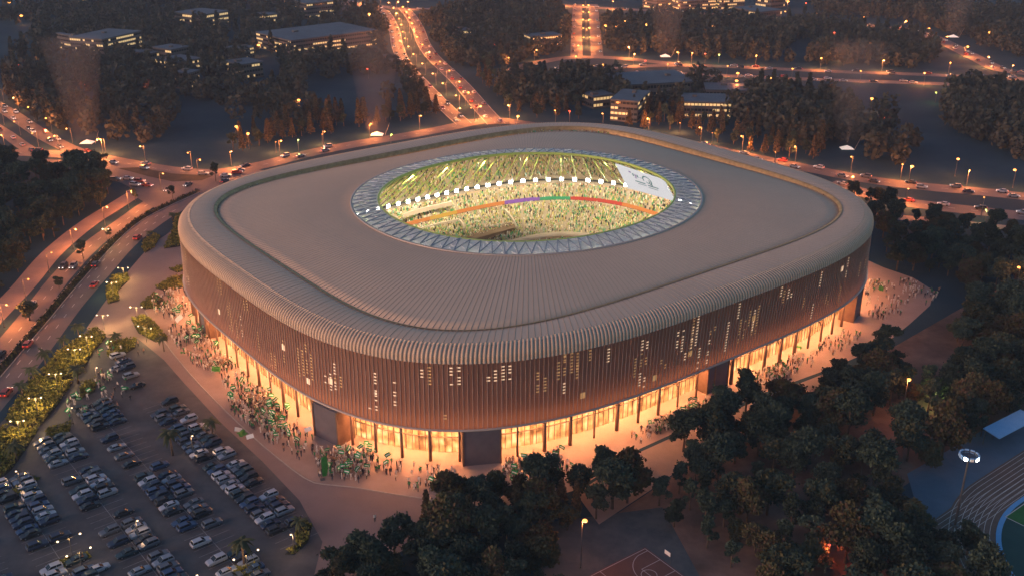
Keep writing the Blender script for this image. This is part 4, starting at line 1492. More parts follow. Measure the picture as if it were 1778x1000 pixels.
def twin_lamp(pa, pb, h, label, energy=500, lamp='lamp_w', color=(1, .58, .22), ball=.26):
    a, b = np.array(G(*pa, h)), np.array(G(*pb, h))
    c = (a + b) / 2
    d = b - a
    e = empty("twin_lamp", (c[0], c[1], 0), math.atan2(d[1], d[0]))
    hw = np.linalg.norm(d[:2]) / 2
    MB().tube([(0, 0, 0), (0, 0, h * .96)], [.11, .07], 6).tube([(-hw, 0, h + .1), (0, 0, h * .97), (hw, 0, h + .1)], .05, 5).build("pole", M['pole'], e)
    for sx in (-1, 1): MB().ball((sx * hw, 0, h), ball, 0, 8, 5, .7).build("lamp_head", M[lamp], e)
    glow(e, h - .6, 0, energy, color)
    tag(e, label, "lamp post", "twin lamp posts around the car park")


for i, (pa, pb, ph) in enumerate((((139, 583), (159, 584), "in the top of the large shrub bed"), ((118, 606), (139, 606), "in the middle of the large shrub bed"), ((85, 649), (106, 648), "between large and long shrub beds"),
                                  ((50, 691), (71, 690), "in the middle of the long shrub bed"), ((18, 731), (41, 730), "at the foot of the long shrub bed"), ((205, 465), (222, 465), "above the narrow forecourt island"),
                                  ((185, 490), (202, 490), "over the narrow forecourt island"), ((168, 547), (187, 547), "on the bare forecourt"), ((226, 533), (246, 533), "by the triangular shrub bed"),
                                  ((100, 940), (139, 926), "among the lower left car rows"), ((116, 965), (157, 950), "over the narrow lamp-lit island"), ((406, 971), (448, 954), "over the lower shrub island with palm"),
                                  ((262, 570), (240, 566), "in the golden shrub bed by the plaza"))):
    twin_lamp(pa, pb, 5.5, f"twin-headed white lamp post {ph}", 1250 if i < 9 or i > 11 else 160)
twin_lamp((178, 398), (188, 398), 8, "twin-headed bright lamp on the boulevard median", 1200)
for i, (px, py, ph) in enumerate(((165, 638, "on the lane above the third car row"), (122, 709, "on the lane beside the shrub bed tip"), (193, 593, "by the head of the car park lane"), (31, 818, "beside the slim white post"),
                                  (508, 926, "at the end of the first car row"), (342, 996, "at the bottom of the middle rows"), (331, 756, "among the first two car rows"), (235, 905, "low in the fourth car row"))):
    x, y, _ = G(px, py, 5)
    street_lamp(x, y, 5, i, f"small single lamp {ph}", "single lamps of the car park", 140, 'lamp_w', (1, .55, .28), .24, .5)

STAR = [(70, 102, 'o', "in the north-west wood"), (15, 5, 'o', "at the top corner over the western field"), (450, 79, 'o', "beside the largest office block"), (520, 174, 'o', "in the dark meadow"), (430, 232, 'o', "beside the lit conifers"),
        (640, 25, 'o', "at the mouth of the avenue"), (1071, 46, 'o', "beside the second avenue, brightest there"), (1086, 38, 'o', "beside the second avenue, upper"), (1052, 45, 'o', "beside the second avenue, inner"), (1122, 43, 'o', "east of the second avenue"),
        (1238, 46, 'o', "in the eastern wood near the top road"), (1225, 94, 'r', "deep in the eastern wood"), (1122, 106, 'r', "before the slip road"), (1338, 136, 'o', "over the highway"), (1438, 92, 'o', "by the lit trees above the highway"), (1280, 128, 'o', "on the highway's near edge"),
        (1515, 172, 'o', "western of the close pair below the highway"), (1537, 174, 'o', "eastern of the close pair below the highway"), (1535, 204, 'r', "below the close pair"), (1582, 289, 'o', "alone above the eastern road"),
        (1663, 277, 'o', "in the eastern meadow"), (1764, 296, 'o', "at the eastern frame edge"), (1512, 77, 'o', "in the wood below the north-eastern road"), (1577, 657, 'o', "in the grove clearing, biggest glow"),
        (1011, 903, 'o', "of the front doorway clump"), (1439, 948, 'r', "low in the thick grove"), (1772, 465, 'o', "of the plaza corner wood"), (1627, 673, 'g', "faint yellow beside the grove clearing"),
        (899, 202, 'o', "at the foot of the avenue"), (858, 78, 'r', "in the central wood, lower red"), (838, 69, 'r', "in the central wood, middle red"), (838, 33, 'r', "in the central wood, upper red"), (639, 120, 'r', "beside the avenue's western wood"),
        (31, 113, 'r', "red beside the north-west wood"), (252, 146, 'r', "red under the joined office pair"), (145, 148, 'r', "red in the western wood"), (843, 97, 'g', "lime in the central wood"), (494, 132, 'g', "lime below the office blocks"),
        (517, 243, 'g', "lime among the lit conifers"), (678, 234, 'g', "amber beside the second lit tent"), (1607, 16, 'g', "lime over the north-eastern wood"), (1627, 161, 'g', "lime below the highway"), (1249, 95, 'g', "pale lime in the eastern wood"),
        (1448, 157, 'o', "small below the highway's middle"), (1278, 141, 'o', "small under the highway"), (1400, 6, 'r', "red by the far block with two bands"), (1450, 57, 'r', "red below the north-eastern road"), (989, 193, 'r', "red among the trees by the avenue"),
        (64, 326, 'r', "red over the forest across the boulevard, outer"), (164, 330, 'r', "red over the forest across the boulevard, inner"), (1720, 57, 'o', "far in the north-eastern corner"), (1714, 364, 'g', "yellow beside the eastern road"),
        (1368, 3, 'o', "at the top edge above the shed"), (236, 2, 'r', "red at the top edge"), (36, 28, 'o', "small in the western field"), (955, 32, 'r', "red in front of the second avenue"), (412, 220, 'o', "small beside the lit conifers")]
def y_grove(px, py): return py > 440


HT = {'o': ('lamp_o', SOD, 1500), 'r': ('lamp_r', (1, .16, .06), 500), 'g': ('lamp_g', (.8, .9, .25), 400)}
for i, (px, py, k, ph) in enumerate(STAR):
    h = (13 if y_grove(px, py) else 9) if k == 'o' else 7
    x, y, _ = G(px, py, h)
    w = {'o': 'glowing orange lamp', 'r': 'small red lamp', 'g': 'small coloured lamp'}[k]
    far = min(1.7, max(.7, y / 520))
    street_lamp(x, y, h, i * 1.3, f"{w} {ph}", "scattered lamps across the landscape", HT[k][2] * (far if k == 'o' else 1), HT[k][0], HT[k][1], (.85 if k == 'o' else .5) * far, .6)

# rows of lamps that light the roads
ROADLAMPS = {'boulevard side by the forest': (26, 5.8, 2100), 'ring road': (30, 8, 3600), 'northern approach road': (34, 6.5, 4200), 'avenue inbound side': (38, 8, 4600), 'avenue outbound side': (38, -9, 4600),
             'slip road beyond the avenue': (38, 7.5, 5200), 'inbound side of the second avenue': (50, 8, 6500), 'outbound side of the second avenue': (50, -8, 6500), 'highway far side': (46, 8.5, 6500),
             'highway near side': (46, -9, 6000), 'north-eastern road': (46, -9, 8000), 'farthest road': (60, -9.5, 11000), 'far western road': (60, -9, 9000), 'far corner road': (60, -9, 11000), 'eastern road': (30, -8, 3600),
             'outer northern approach road': (34, 5.5, 2600)}
for key, (gap, off, en) in ROADLAMPS.items():
    L, w = ROADS[key]
    T, N = normals2(L)
    s = np.r_[0, np.cumsum(np.linalg.norm(np.diff(L, axis=0), axis=1))]
    k = 0
    for d in np.arange(gap * .4, s[-1], gap):
        i = int(np.searchsorted(s, d))
        i = min(i, len(L) - 1)
        p = L[i] + N[i] * off
        q = PX(p[0], p[1], 8)
        if q[0] < -60 or q[0] > 1840 or q[1] < -60: continue
        if math.hypot((p[0] - CX), (p[1] - CY)) < 112: continue
        k += 1
        inward = -N[i] * np.sign(off)
        street_lamp(p[0], p[1], 8.5, math.atan2(inward[1], inward[0]), f"orange street lamp lighting the {key}, {ordinal(k)} along it", "street lamps of the roads", en * 1.4 * rl.choice([.35, .6, .9, 1.2, 1.9]), 'lamp_o', SOD, .32 + max(0, p[1] - 400) / 1200, 2.2)

for i, (px, py, ph) in enumerate(((1300, 268, "among the conifers behind the far roof corner"), (1345, 284, "beside the brightest conifers behind the roof"), (1236, 250, "before the office blocks behind the roof"), (1180, 232, "low behind the roof edge"),
                                  (642, 236, "before the lit conifers by the second pavilion"), (560, 252, "before the middle of the lit conifer row"), (480, 266, "before the outer end of the lit conifer row"), (1462, 108, "under the lit trees above the highway"))):
    x, y, _ = G(px, py)
    street_lamp(x, y, 6, 1.6, f"orange lamp {ph}", "lamps lighting the conifers", 3800, 'lamp_o', SOD, .3, .8)

BEAMS = []
# lit tents with a leaning mast
for i, (px, py, ph) in enumerate(((152, 250, "beside the northern approach road"), (655, 236, "among the conifers behind the ring road"), (1470, 260, "behind the roof's far corner"), (1155, 100, "before the eastern wood"), (1655, 66, "under the north-eastern road"))):
    x, y, _ = G(px, py)
    s = .52 + y / 3500
    e = empty("canvas_pavilion", (x, y, 0), 0, s)
    w = 5.2
    MB().add([(-w, -w * .8, .9), (w, -w * .8, .9), (w, w * .8, .9), (-w, w * .8, .9), (0, 0, 3.6)], [(0, 1, 4), (1, 2, 4), (2, 3, 4), (3, 0, 4), (3, 2, 1, 0)]).build("canvas", M['tent'], e)
    for sx in (-1, 1):
        for sy in (-1, 1): MB().tube([(sx * w * .95, sy * w * .75, 0), (sx * w * .95, sy * w * .75, 1)], .12, 5).build("leg", M['pole'], e)
    MB().tube([(w * 1.25, 0, 0), (w * 2.1, 0, 11)], [.14, .08], 6).build("mast", M['edge'], e)
    tag(e, f"white lit canvas pavilion with a leaning mast {ph}", "pavilion", "lit canvas pavilions")
    ld = bpy.data.lights.new("uplight", 'SPOT')
    ld.energy = 17000
    ld.spot_size = R(23)
    ld.spot_blend = 1.0
    ld.color = (1, .46, .28)
    lo = bpy.data.objects.new("uplight", ld)
    COL.objects.link(lo)
    lo.parent = e
    lo.location = (0, 0, 3.8)
    BEAMS.append((x, y, s))
    lo.rotation_euler = (math.pi, 0, 0)

# ------------------------------------------------------------------ vehicles
def loft(mb, secs, m):
    """secs: list of (x, [(y,z)...]) closed cross-sections"""
    n = len(secs[0][1])
    vs = [(x, y, z) for x, s_ in secs for y, z in s_]
    fs = []
    for i in range(len(secs) - 1):
        for k in range(n):
            k2 = (k + 1) % n
            fs.append((i * n + k, i * n + k2, (i + 1) * n + k2, (i + 1) * n + k))
    fs.append(tuple(range(n))[::-1])
    fs.append(tuple((len(secs) - 1) * n + k for k in range(n)))
    mb.add(vs, fs, m)


def section(hw, z0, z1, ch=.12):
    return [(-hw + .05, z0), (hw - .05, z0), (hw, z0 + ch), (hw, z1 - ch), (hw - ch, z1), (-hw + ch, z1), (-hw, z1 - ch), (-hw, z0 + ch)]


def car_meshes(kind):
    b, gl = MB(), MB()
    if kind == 'saloon':
        loft(b, [(-2.35, section(.74, .38, .80)), (-2.2, section(.86, .28, .95)), (-1.4, section(.90, .22, .98)), (.8, section(.90, .22, .96)), (1.9, section(.86, .24, .84)), (2.32, section(.74, .32, .68))], 0)
        cab = [(-1.75, .72, .95), (-1.15, .66, 1.40), (.25, .66, 1.43), (1.05, .72, .93)]
    else:
        loft(b, [(-2.3, section(.78, .45, 1.0)), (-2.15, section(.92, .34, 1.12)), (-1.2, section(.95, .30, 1.12)), (.9, section(.95, .30, 1.10)), (1.95, section(.91, .32, 1.0)), (2.3, section(.80, .42, .82))], 0)
        cab = [(-2.12, .80, 1.10), (-1.85, .74, 1.66), (.2, .74, 1.70), (1.02, .78, 1.08)]
    zb = cab[0][2] - .02
    # glass band
    vs = []
    for x, hw, z in cab:
        pass
    (x0, w0, z0), (x1, w1, z1), (x2, w2, z2), (x3, w3, z3) = cab
    gl.add([(x0, -w0, z0), (x0, w0, z0), (x3, w3, z3), (x3, -w3, z3), (x1, -w1, z1 - .05), (x1, w1, z1 - .05), (x2, w2, z2 - .05), (x2, -w2, z2 - .05)],
           [(0, 4, 5, 1), (1, 5, 6, 2), (2, 6, 7, 3), (3, 7, 4, 0), (4, 7, 6, 5)], 0)
    # roof panel and pillars in body colour
    b.add([(x1, -w1, z1 - .05), (x1, w1, z1 - .05), (x2, w2, z2 - .05), (x2, -w2, z2 - .05), (x1 + .06, -w1 + .1, z1 + .02), (x1 + .06, w1 - .1, z1 + .02), (x2 - .06, w2 - .1, z2 + .02), (x2 - .06, -w2 + .1, z2 + .02)],
          [(0, 4, 5, 1), (1, 5, 6, 2), (2, 6, 7, 3), (3, 7, 4, 0), (4, 7, 6, 5)], 0)
    for sy in (-1, 1):
        b.tube([(x0, sy * w0, z0), (x1, sy * w1, z1 - .03)], .05, 4)
        b.tube([(x3, sy * w3, z3), (x2, sy * w2, z2 - .03)], .045, 4)
        b.tube([((x1 + x2) / 2 - .1, sy * (w1 + .05), zb), ((x1 + x2) / 2 - .1, sy * w1, z1 - .03)], .04, 4)
        b.box((x3 - .25, sy * (.98 if kind == 'saloon' else 1.02), zb + .08), (.16, .16, .12))
    return b, gl, cab


def wheel_mesh(r):
    mb = MB()
    mb.tube([(0, -.11, 0), (0, .11, 0)], r, 12, 0)
    mb.tube([(0, -.125, 0), (0, .125, 0)], r * .6, 8, 1)
    return mb.mesh("wheel", [M['tyre'], M['hub']])


CARP = {}
for kind in ('saloon', 'tall'):
    b, gl, cab = car_meshes(kind)
    hl, tl = MB(), MB()
    fx = 2.16 if kind == 'saloon' else 2.14
    zz = .62 if kind == 'saloon' else .80
    hl.box((0, 0, 0), (.22, .34, .14))
    tl.box((0, 0, 0), (.12, .30, .16))
    r = .33 if kind == 'saloon' else .38
    CARP[kind] = dict(body={c: b.mesh("body", M['car_' + c]) for c in CARCOL}, glass=gl.mesh("windows", M['glass']), wheel=wheel_mesh(r), r=r, fx=fx, zz=zz,
                      head=hl.mesh("headlight", M['head_off']), tail=tl.mesh("taillight", M['tail_off']), head_on=hl.mesh("headlight", M['head']), tail_on=tl.mesh("taillight", M['tail']))
    # far cars: one mesh each, too small in the picture for parts
    for c in ('white', 'silver', 'black', 'navy', 'red', 'grey'):
        f = MB()
        f.v, f.f, f.m = list(b.v), list(b.f), list(b.m)
        f.add(gl.v, gl.f, 1)
        for sx in (-1.35, 1.35):
            for sy in (-.82, .82): f.tube([(sx, sy - .1, r), (sx, sy + .1, r)], r, 8, 2)
        for sy in (-.58, .58):
            f.box((fx + .05, sy, zz), (.26, .30, .15), 0, 3)
            f.box((-fx - .14, sy, zz + .1), (.2, .36, .18), 0, 4)
        CARP[(kind, c)] = f.mesh("road_car", [M['car_' + c], M['glass'], M['tyre'], M['head'], M['tail']])


CARTREE = {}


def parked_car(kind, colr, x, y, rz, label, s=1.06):
    """built once per kind and colour, then the thing and each part are copied"""
    key = (kind, colr)
    if key not in CARTREE:
        q = CARP[kind]
        e = empty("parked_car")
        link("body", q['body'][colr], e)
        link("windows", q['glass'], e)
        for sx in (-1.38, 1.38):
            for sy in (-.80, .80): link("wheel", q['wheel'], e, (sx, sy, q['r']))
        for sy in (-.60, .60):
            link("headlight", q['head'], e, (q['fx'], sy, q['zz']))
            link("taillight", q['tail'], e, (-q['fx'] - .08, sy, q['zz'] + .12))
        CARTREE[key] = e
    else:
        e = copy_tree(CARTREE[key])
    e.location = (x, y, .014)
    e.rotation_euler = (0, 0, rz)
    e.scale = (s, s, s)
    tag(e, label, "car", "cars parked in rows")
    return e


# car park grid: stall rows run along DROW, cars stand along DCAR
AROW = R(-50.5)
DR = np.array([math.cos(AROW), math.sin(AROW)])
DN = np.array([-DR[1], DR[0]])          # towards the plaza
ACAR = math.atan2(DN[1], DN[0])
ROWNAME = ["first", "second", "third", "fourth", "fifth", "sixth"]
SPINES = [(88.5, -272, -186, [(-272, -258, .55), (-258, -250, .9), (-250, -236, .85), (-236, -216, .9), (-216, -204, .8), (-204, -194, .75), (-194, -186, .0)]),
          (72.4, -284, -180, [(-284, -268, .75), (-268, -252, .1), (-252, -238, .35), (-238, -216, .85), (-216, -205, .75), (-205, -196, .15), (-196, -180, .75)]),
          (57.4, -272, -178, [(-272, -258, .75), (-258, -250, .0), (-250, -232, .92), (-232, -222, .25), (-222, -206, .85), (-206, -196, .3), (-196, -178, .7)]),
          (42.2, -258, -178, [(-258, -228, .95), (-228, -212, .35), (-212, -190, .3), (-190, -178, .5)]),
          (27.0, -234, -178, [(-234, -222, .3), (-222, -178, .85)])]
# t runs along DR through the ground origin, so values follow the photograph's rows
lines = MB()
rc = random.Random(21)
STALL = 2.75


def rowpt(nv, t): return DN * nv + DR * t


COLW = (['white'] * 3 + ['silver'] * 3 + ['grey'] * 3 + ['navy'] * 4 + ['black'] * 2 + ['teal'] * 3 + ['blue'] * 3)
row_id = 0
OFFT = 0.0
# convert: t of a photo point = p . DR
def tval(px, py): return float(np.dot(np.array(G(px, py)[:2]), DR))


for si, (nv, t0_, t1_, occ) in enumerate(SPINES):
    lo_, hi_ = occ[0][0], occ[-1][1]
    for side in (1, -1):
        row_id += 1
        k = 0
        t = lo_
        while t < hi_:
            fr = [f for a, b, f in occ if a <= t < b]
            f = fr[0] if fr else 0
            p = rowpt(nv + side * 2.65, t + STALL / 2)
            q = PX(*p)
            W_ok = -60 < q[0] and q[1] < 1040
            if W_ok and rc.random() < f:
                k += 1
                kind = rc.choice(['saloon', 'tall', 'tall'])
                c = rc.choice(COLW)
                fl = rc.choice([0, math.pi])
                word = {'saloon': 'saloon car', 'tall': 'estate car'}[kind]
                parked_car(kind, c, p[0] + rc.uniform(-.15, .15), p[1] + rc.uniform(-.15, .15), ACAR + fl + rc.uniform(-.03, .03),
                           f"{c} {word}, {ordinal(k)} from the top of the {ordinal(row_id)} car park row")
            # stall line
            a_, b_ = rowpt(nv + side * .15, t), rowpt(nv + side * 5.1, t)
            if W_ok:
                e_ = DR * .06
                lines.add([(*(a_ - e_), .018), (*(a_ + e_), .018), (*(b_ + e_), .018), (*(b_ - e_), .018)], [(0, 1, 2, 3)])
            t += STALL
    a_, b_ = rowpt(nv, lo_), rowpt(nv, hi_)
    e_ = DN * .07
    lines.add([(*(a_ - e_), .018), (*(b_ - e_), .018), (*(b_ + e_), .018), (*(a_ + e_), .018)], [(0, 1, 2, 3)])
o = lines.build("stall_marking", M['stall'])
o["kind"] = 'structure'
# the two rows at the head of the lot and the odd cars outside the grid
for i, (px, py, c, ph) in enumerate(((205, 620, 'white', "heading the lot beside the small shrub bed"), (214, 630, 'blue', "below the white one at the head of the lot"), (205, 642, 'silver', "standing by the lane at the head of the lot"),
                                     (222, 640, 'navy', "last in the short row at the head of the lot"), (180, 700, 'white', "top of the row below the flag wavers"), (192, 712, 'teal', "below the round shrub bed"),
                                     (228, 655, 'silver', "beside the flag wavers at the lot's head"), (238, 672, 'black', "in front of the flag wavers at the lot's head"), (172, 990, 'white', "alone at the bottom beside the lamp-lit island"))):
    p = G(px, py)
    parked_car('saloon' if i % 3 else 'tall', c, p[0], p[1], ACAR + (math.pi if i % 2 else 0), f"{c} car {ph}")


TRAFFIC = []


def road_cars(key, n, off, direction, seed, t0=0.0, t1=1.0, s=1.15):
    L, w = ROADS[key]
    T, N = normals2(L)
    rr = random.Random(seed)
    ds = np.linspace(t0, t1, n + 1)[:-1] + (t1 - t0) / n * .5
    for k, f in enumerate(ds):
        f += rr.uniform(-.3, .3) * (t1 - t0) / n
        i = min(len(L) - 1, max(0, int(f * len(L))))
        p = L[i] + N[i] * (off + rr.uniform(-.4, .4))
        q = PX(*p)
        if q[0] < -30 or q[0] > 1810 or q[1] < -10: continue
        if math.hypot(p[0] - CX, p[1] - CY) < 106: continue
        d = T[i] * direction
        kind = rr.choice(['saloon', 'tall'])
        c = rr.choice(['white', 'white', 'silver', 'silver', 'black', 'navy', 'grey', 'red'])
        if p[1] > 640:
            TRAFFIC.append((CARP[(kind, c)], p[0], p[1], math.atan2(d[1], d[0]), s))
            continue
        o = link("road_car", CARP[(kind, c)], None, (p[0], p[1], .10), math.atan2(d[1], d[0]))
        o.scale = (s, s, s)
        way = "heading toward the stadium" if direction * 1 > 0 else "heading away"
        tag(o, f"{c} car on the {'eastern stretch of the ' if t0 > .5 else ''}{key}, {ordinal(k + 1)} along its {'inner' if off < 0 else 'outer'} lane", "car", "cars driving on the roads")


road_cars('boulevard side by the forest', 3, -1.9, -1, 1)
road_cars('boulevard side by the forest', 3, 1.9, -1, 2)
road_cars('boulevard side by the car park', 4, -3.2, 1, 3)
road_cars('boulevard side by the car park', 3, 3.2, 1, 4, .1)
road_cars('ring road', 9, -3.2, 1, 5, 0, .36)
road_cars('ring road', 8, 3.2, -1, 6, 0, .36)
road_cars('ring road', 9, -3.2, 1, 7, .7)
road_cars('ring road', 8, 3.2, -1, 8, .7)
road_cars('northern approach road', 11, -2.5, 1, 9)
road_cars('northern approach road', 8, 2.5, 1, 10)
road_cars('outer northern approach road', 7, 0, -1, 11)
road_cars('avenue inbound side', 22, -3, 1, 12)
road_cars('avenue inbound side', 18, 3, 1, 13)
road_cars('avenue outbound side', 20, -3.4, -1, 14)
road_cars('avenue outbound side', 14, 3.4, -1, 15)
road_cars('inbound side of the second avenue', 9, -2.6, -1, 16)
road_cars('outbound side of the second avenue', 7, 2.6, 1, 17)
road_cars('highway far side', 12, 2.8, -1, 18)
road_cars('highway far side', 9, -2.8, -1, 19)
road_cars('highway near side', 16, -2.8, 1, 20)
road_cars('highway near side', 10, 2.8, 1, 21)
road_cars('north-eastern road', 13, 3, 1, 22)
road_cars('north-eastern road', 12, -3, -1, 23)
road_cars('eastern road', 6, 2.8, -1, 24)
road_cars('farthest road', 8, 2, 1, 25)
road_cars('far western road', 8, 2, 1, 26)
tm, base = [], 0
tv, tf = [], []
slots = []
for me, x, y, rz, sc in TRAFFIC:
    for m_ in me.materials:
        if m_ not in slots: slots.append(m_)
    V = np.zeros(len(me.vertices) * 3)
    me.vertices.foreach_get("co", V)
    V = V.reshape(-1, 3) * sc
    c, s_ = math.cos(rz), math.sin(rz)
    tv.append(np.stack([V[:, 0] * c - V[:, 1] * s_ + x, V[:, 0] * s_ + V[:, 1] * c + y, V[:, 2] + .10], 1))
    for p in me.polygons:
        vv = list(p.vertices)
        for k in range(1, len(vv) - 1):
            tf.append([base + vv[0], base + vv[k], base + vv[k + 1]])
            tm.append(slots.index(me.materials[p.material_index]))
    base += len(V)
tr_ = link("distant_traffic", np_mesh("distant_traffic", np.concatenate(tv), np.array(tf), slots, tm))
tag(tr_, "streams of tiny cars on the far avenues and highway", "traffic", kind='stuff')
for i, (px, py, c, a) in enumerate(((182, 312, 'navy', 10), (200, 314, 'grey', 5), (222, 312, 'white', -8), (235, 323, 'white', -20), (256, 324, 'red', -15), (243, 317, 'red', -10), (392, 307, 'white', 12), (412, 302, 'red', 15))):
    p = G(px, py)
    o = link("road_car", CARP[('tall' if i % 2 else 'saloon', c)], None, (p[0], p[1], .05), R(a))
    o.scale = (1.2,) * 3
    tag(o, f"{c} car queueing at the junction, {ordinal(i + 1)} from the forest side", "car", "cars queueing at the junction")


# ------------------------------------------------------------------ people and flags
def person_mesh(name, pose, top, bottom, robe=False):
    """one continuous skinned body, about 1.75 m tall"""
    joints = {'pel': (0, 0, .95), 'spn': (0, 0, 1.18), 'che': (0, .0, 1.38), 'nek': (0, 0, 1.50), 'hd0': (0, .02, 1.58), 'hd1': (0, .03, 1.70),
              'shL': (.19, 0, 1.43), 'shR': (-.19, 0, 1.43), 'hpL': (.10, 0, .90), 'hpR': (-.10, 0, .90)}
    sw = .14 if pose in ('walk', 'wave2') else .03
    joints.update({'knL': (.11, sw, .50), 'anL': (.12, sw * .9, .09), 'toL': (.13, sw * .9 + .16, .04), 'knR': (-.11, -sw * .4, .50), 'anR': (-.12, -sw * 1.7, .10), 'toR': (-.13, -sw * 1.7 + .16, .04)})
    if pose in ('wave', 'wave2'):
        joints.update({'elR': (-.30, .10, 1.58), 'haR': (-.27, .16, 1.84), 'fiR': (-.26, .17, 1.93)})
    else:
        joints.update({'elR': (-.27, -.03 - sw * .5, 1.14), 'haR': (-.27, .05 - sw, .90), 'fiR': (-.26, .07 - sw, .80)})
    if pose == 'cheer':
        joints.update({'elR': (-.33, .08, 1.55), 'haR': (-.36, .12, 1.82), 'fiR': (-.36, .13, 1.91), 'elL': (.33, .08, 1.55), 'haL': (.36, .12, 1.82), 'fiL': (.36, .13, 1.91)})
    else:
        joints.update({'elL': (.27, -.03 + sw * .5, 1.14), 'haL': (.27, .05 + sw, .90), 'fiL': (.26, .07 + sw, .80)})
    R_ = {'pel': .14, 'spn': .125, 'che': .15, 'nek': .058, 'hd0': .088, 'hd1': .085, 'sh': .075, 'hp': .095, 'kn': .065, 'an': .045, 'to': .04, 'el': .048, 'ha': .036, 'fi': .03}
    E_ = [('pel', 'spn'), ('spn', 'che'), ('che', 'nek'), ('nek', 'hd0'), ('hd0', 'hd1'), ('che', 'shL'), ('che', 'shR'), ('shL', 'elL'), ('elL', 'haL'), ('haL', 'fiL'), ('shR', 'elR'), ('elR', 'haR'), ('haR', 'fiR'),
          ('pel', 'hpL'), ('pel', 'hpR'), ('hpL', 'knL'), ('knL', 'anL'), ('anL', 'toL'), ('hpR', 'knR'), ('knR', 'anR'), ('anR', 'toR')]
    names = list(joints)
    me = bpy.data.meshes.new(name)
    me.from_pydata([joints[k] for k in names], [(names.index(a), names.index(b)) for a, b in E_], [])
    ob = bpy.data.objects.new(name, me)
    COL.objects.link(ob)
    sk = ob.modifiers.new("skin", 'SKIN')
    for i, k in enumerate(names):
        r_ = R_.get(k, R_.get(k[:2], .05))
        me.skin_vertices[0].data[i].radius = (r_, r_)
    me.skin_vertices[0].data[0].use_root = True
    ss = ob.modifiers.new("sub", 'SUBSURF')
    ss.levels = 1
    dg = bpy.context.evaluated_depsgraph_get()
    dg.update()
    out = bpy.data.meshes.new_from_object(ob.evaluated_get(dg))
    bpy.data.objects.remove(ob)
    V = np.zeros(len(out.vertices) * 3)
    out.vertices.foreach_get("co", V)
    V = V.reshape(-1, 3)
    if robe:      # a long robe flares around the legs below the waist
        low = (V[:, 2] < .92) & (V[:, 2] > .08) & (np.abs(V[:, 0]) < .23)
        k = np.clip((.92 - V[low, 2]) / .8, 0, 1)
        ang = np.arctan2(V[low, 1], V[low, 0])
        tgt = np.stack([np.cos(ang), np.sin(ang)], 1) * (.17 + .10 * k)[:, None]
        V[low, :2] = V[low, :2] * .25 + tgt * .75
        out.vertices.foreach_set("co", V.ravel())
    out.materials.clear()
    for m_ in (M['skin'], M[top], M[bottom], M['hair']): out.materials.append(m_)
    mi = []
    for p in out.polygons:
        c = p.center
        if c.z > 1.53 and abs(c.x) < .13: mi.append(3 if (c.z > 1.70 or c.y < -.01) else 0)
        elif (c - Vector(joints['haR'])).length < .13 or (c - Vector(joints['haL'])).length < .13 or (c - Vector(joints['fiR'])).length < .1 or (c - Vector(joints['fiL'])).length < .1: mi.append(0)
        elif c.z > .93: mi.append(1)
        elif c.z < .075: mi.append(3)
        else: mi.append(2)
    out.polygons.foreach_set("material_index", mi)
    out.polygons.foreach_set("use_smooth", [True] * len(mi))
    out.update()
    return out


PEOPLE = {}
for key, (top, bot_, robe, word) in {'robe': ('robe', 'robe', True, 'a long white robe'), 'dark': ('darkcloth', 'jeans', False, 'dark clothes'), 'tan': ('tancloth', 'jeans', False, 'a tan shirt'),
                                     'green': ('greencloth', 'jeans', False, 'a green shirt'), 'pale': ('robe', 'darkcloth', False, 'a pale shirt')}.items():
    for pose in ('stand', 'walk', 'wave', 'cheer'):
        PEOPLE[(key, pose)] = (person_mesh("person", pose, top, bot_, robe), word)
POSEW = {'stand': 'standing', 'walk': 'walking', 'wave': 'holding a flag up', 'cheer': 'with both arms raised'}


def flag_mesh(seed, w=1.9, h=1.25, white=False):
    rr = random.Random(seed)
    mb = MB()
    n = 8
    ph = rr.uniform(0, 6)
    bands = [(0, .30, 0), (.30, .62, 1), (.62, 1, 0)] if not white else [(0, .22, 1), (.22, .62, 1), (.62, 1, 1)]
    for a, b, m_ in bands:
        for i in range(n):
            q = []
            for (f, v) in ((i / n, a), ((i + 1) / n, a), ((i + 1) / n, b), (i / n, b)):
                edge = 0
                q.append((f * w, .16 * math.sin(f * 7 + ph) * f, h * v - .22 * f * f))
            mm = m_
            if m_ == 1 and not white and (i < 1 or i > n - 2): mm = 0
            mb.add(q, [(0, 1, 2, 3)], mm)
    cloth = mb.mesh("cloth", [M['flag_green'], M['flag_white']], True)
    pole = MB().tube([(0, 0, -.9), (0, 0, h + .1)], .022, 5).mesh("pole", M['pole'])
    return cloth, pole


FLAGS = [flag_mesh(i) for i in range(6)]
WFLAG = flag_mesh(9, 2.6, 1.6, True)


def flag(x, y, z, rz, tilt, label, group, proto=None, s=1.0):
    c, p = proto or rnd.choice(FLAGS)
    e = empty("flag", (x, y, z), rz, s)
    e.rotation_euler = (tilt, rnd.uniform(-.9, .5), rz)
    link("cloth", c, e)
    link("pole", p, e)
    tag(e, label, "flag", group)


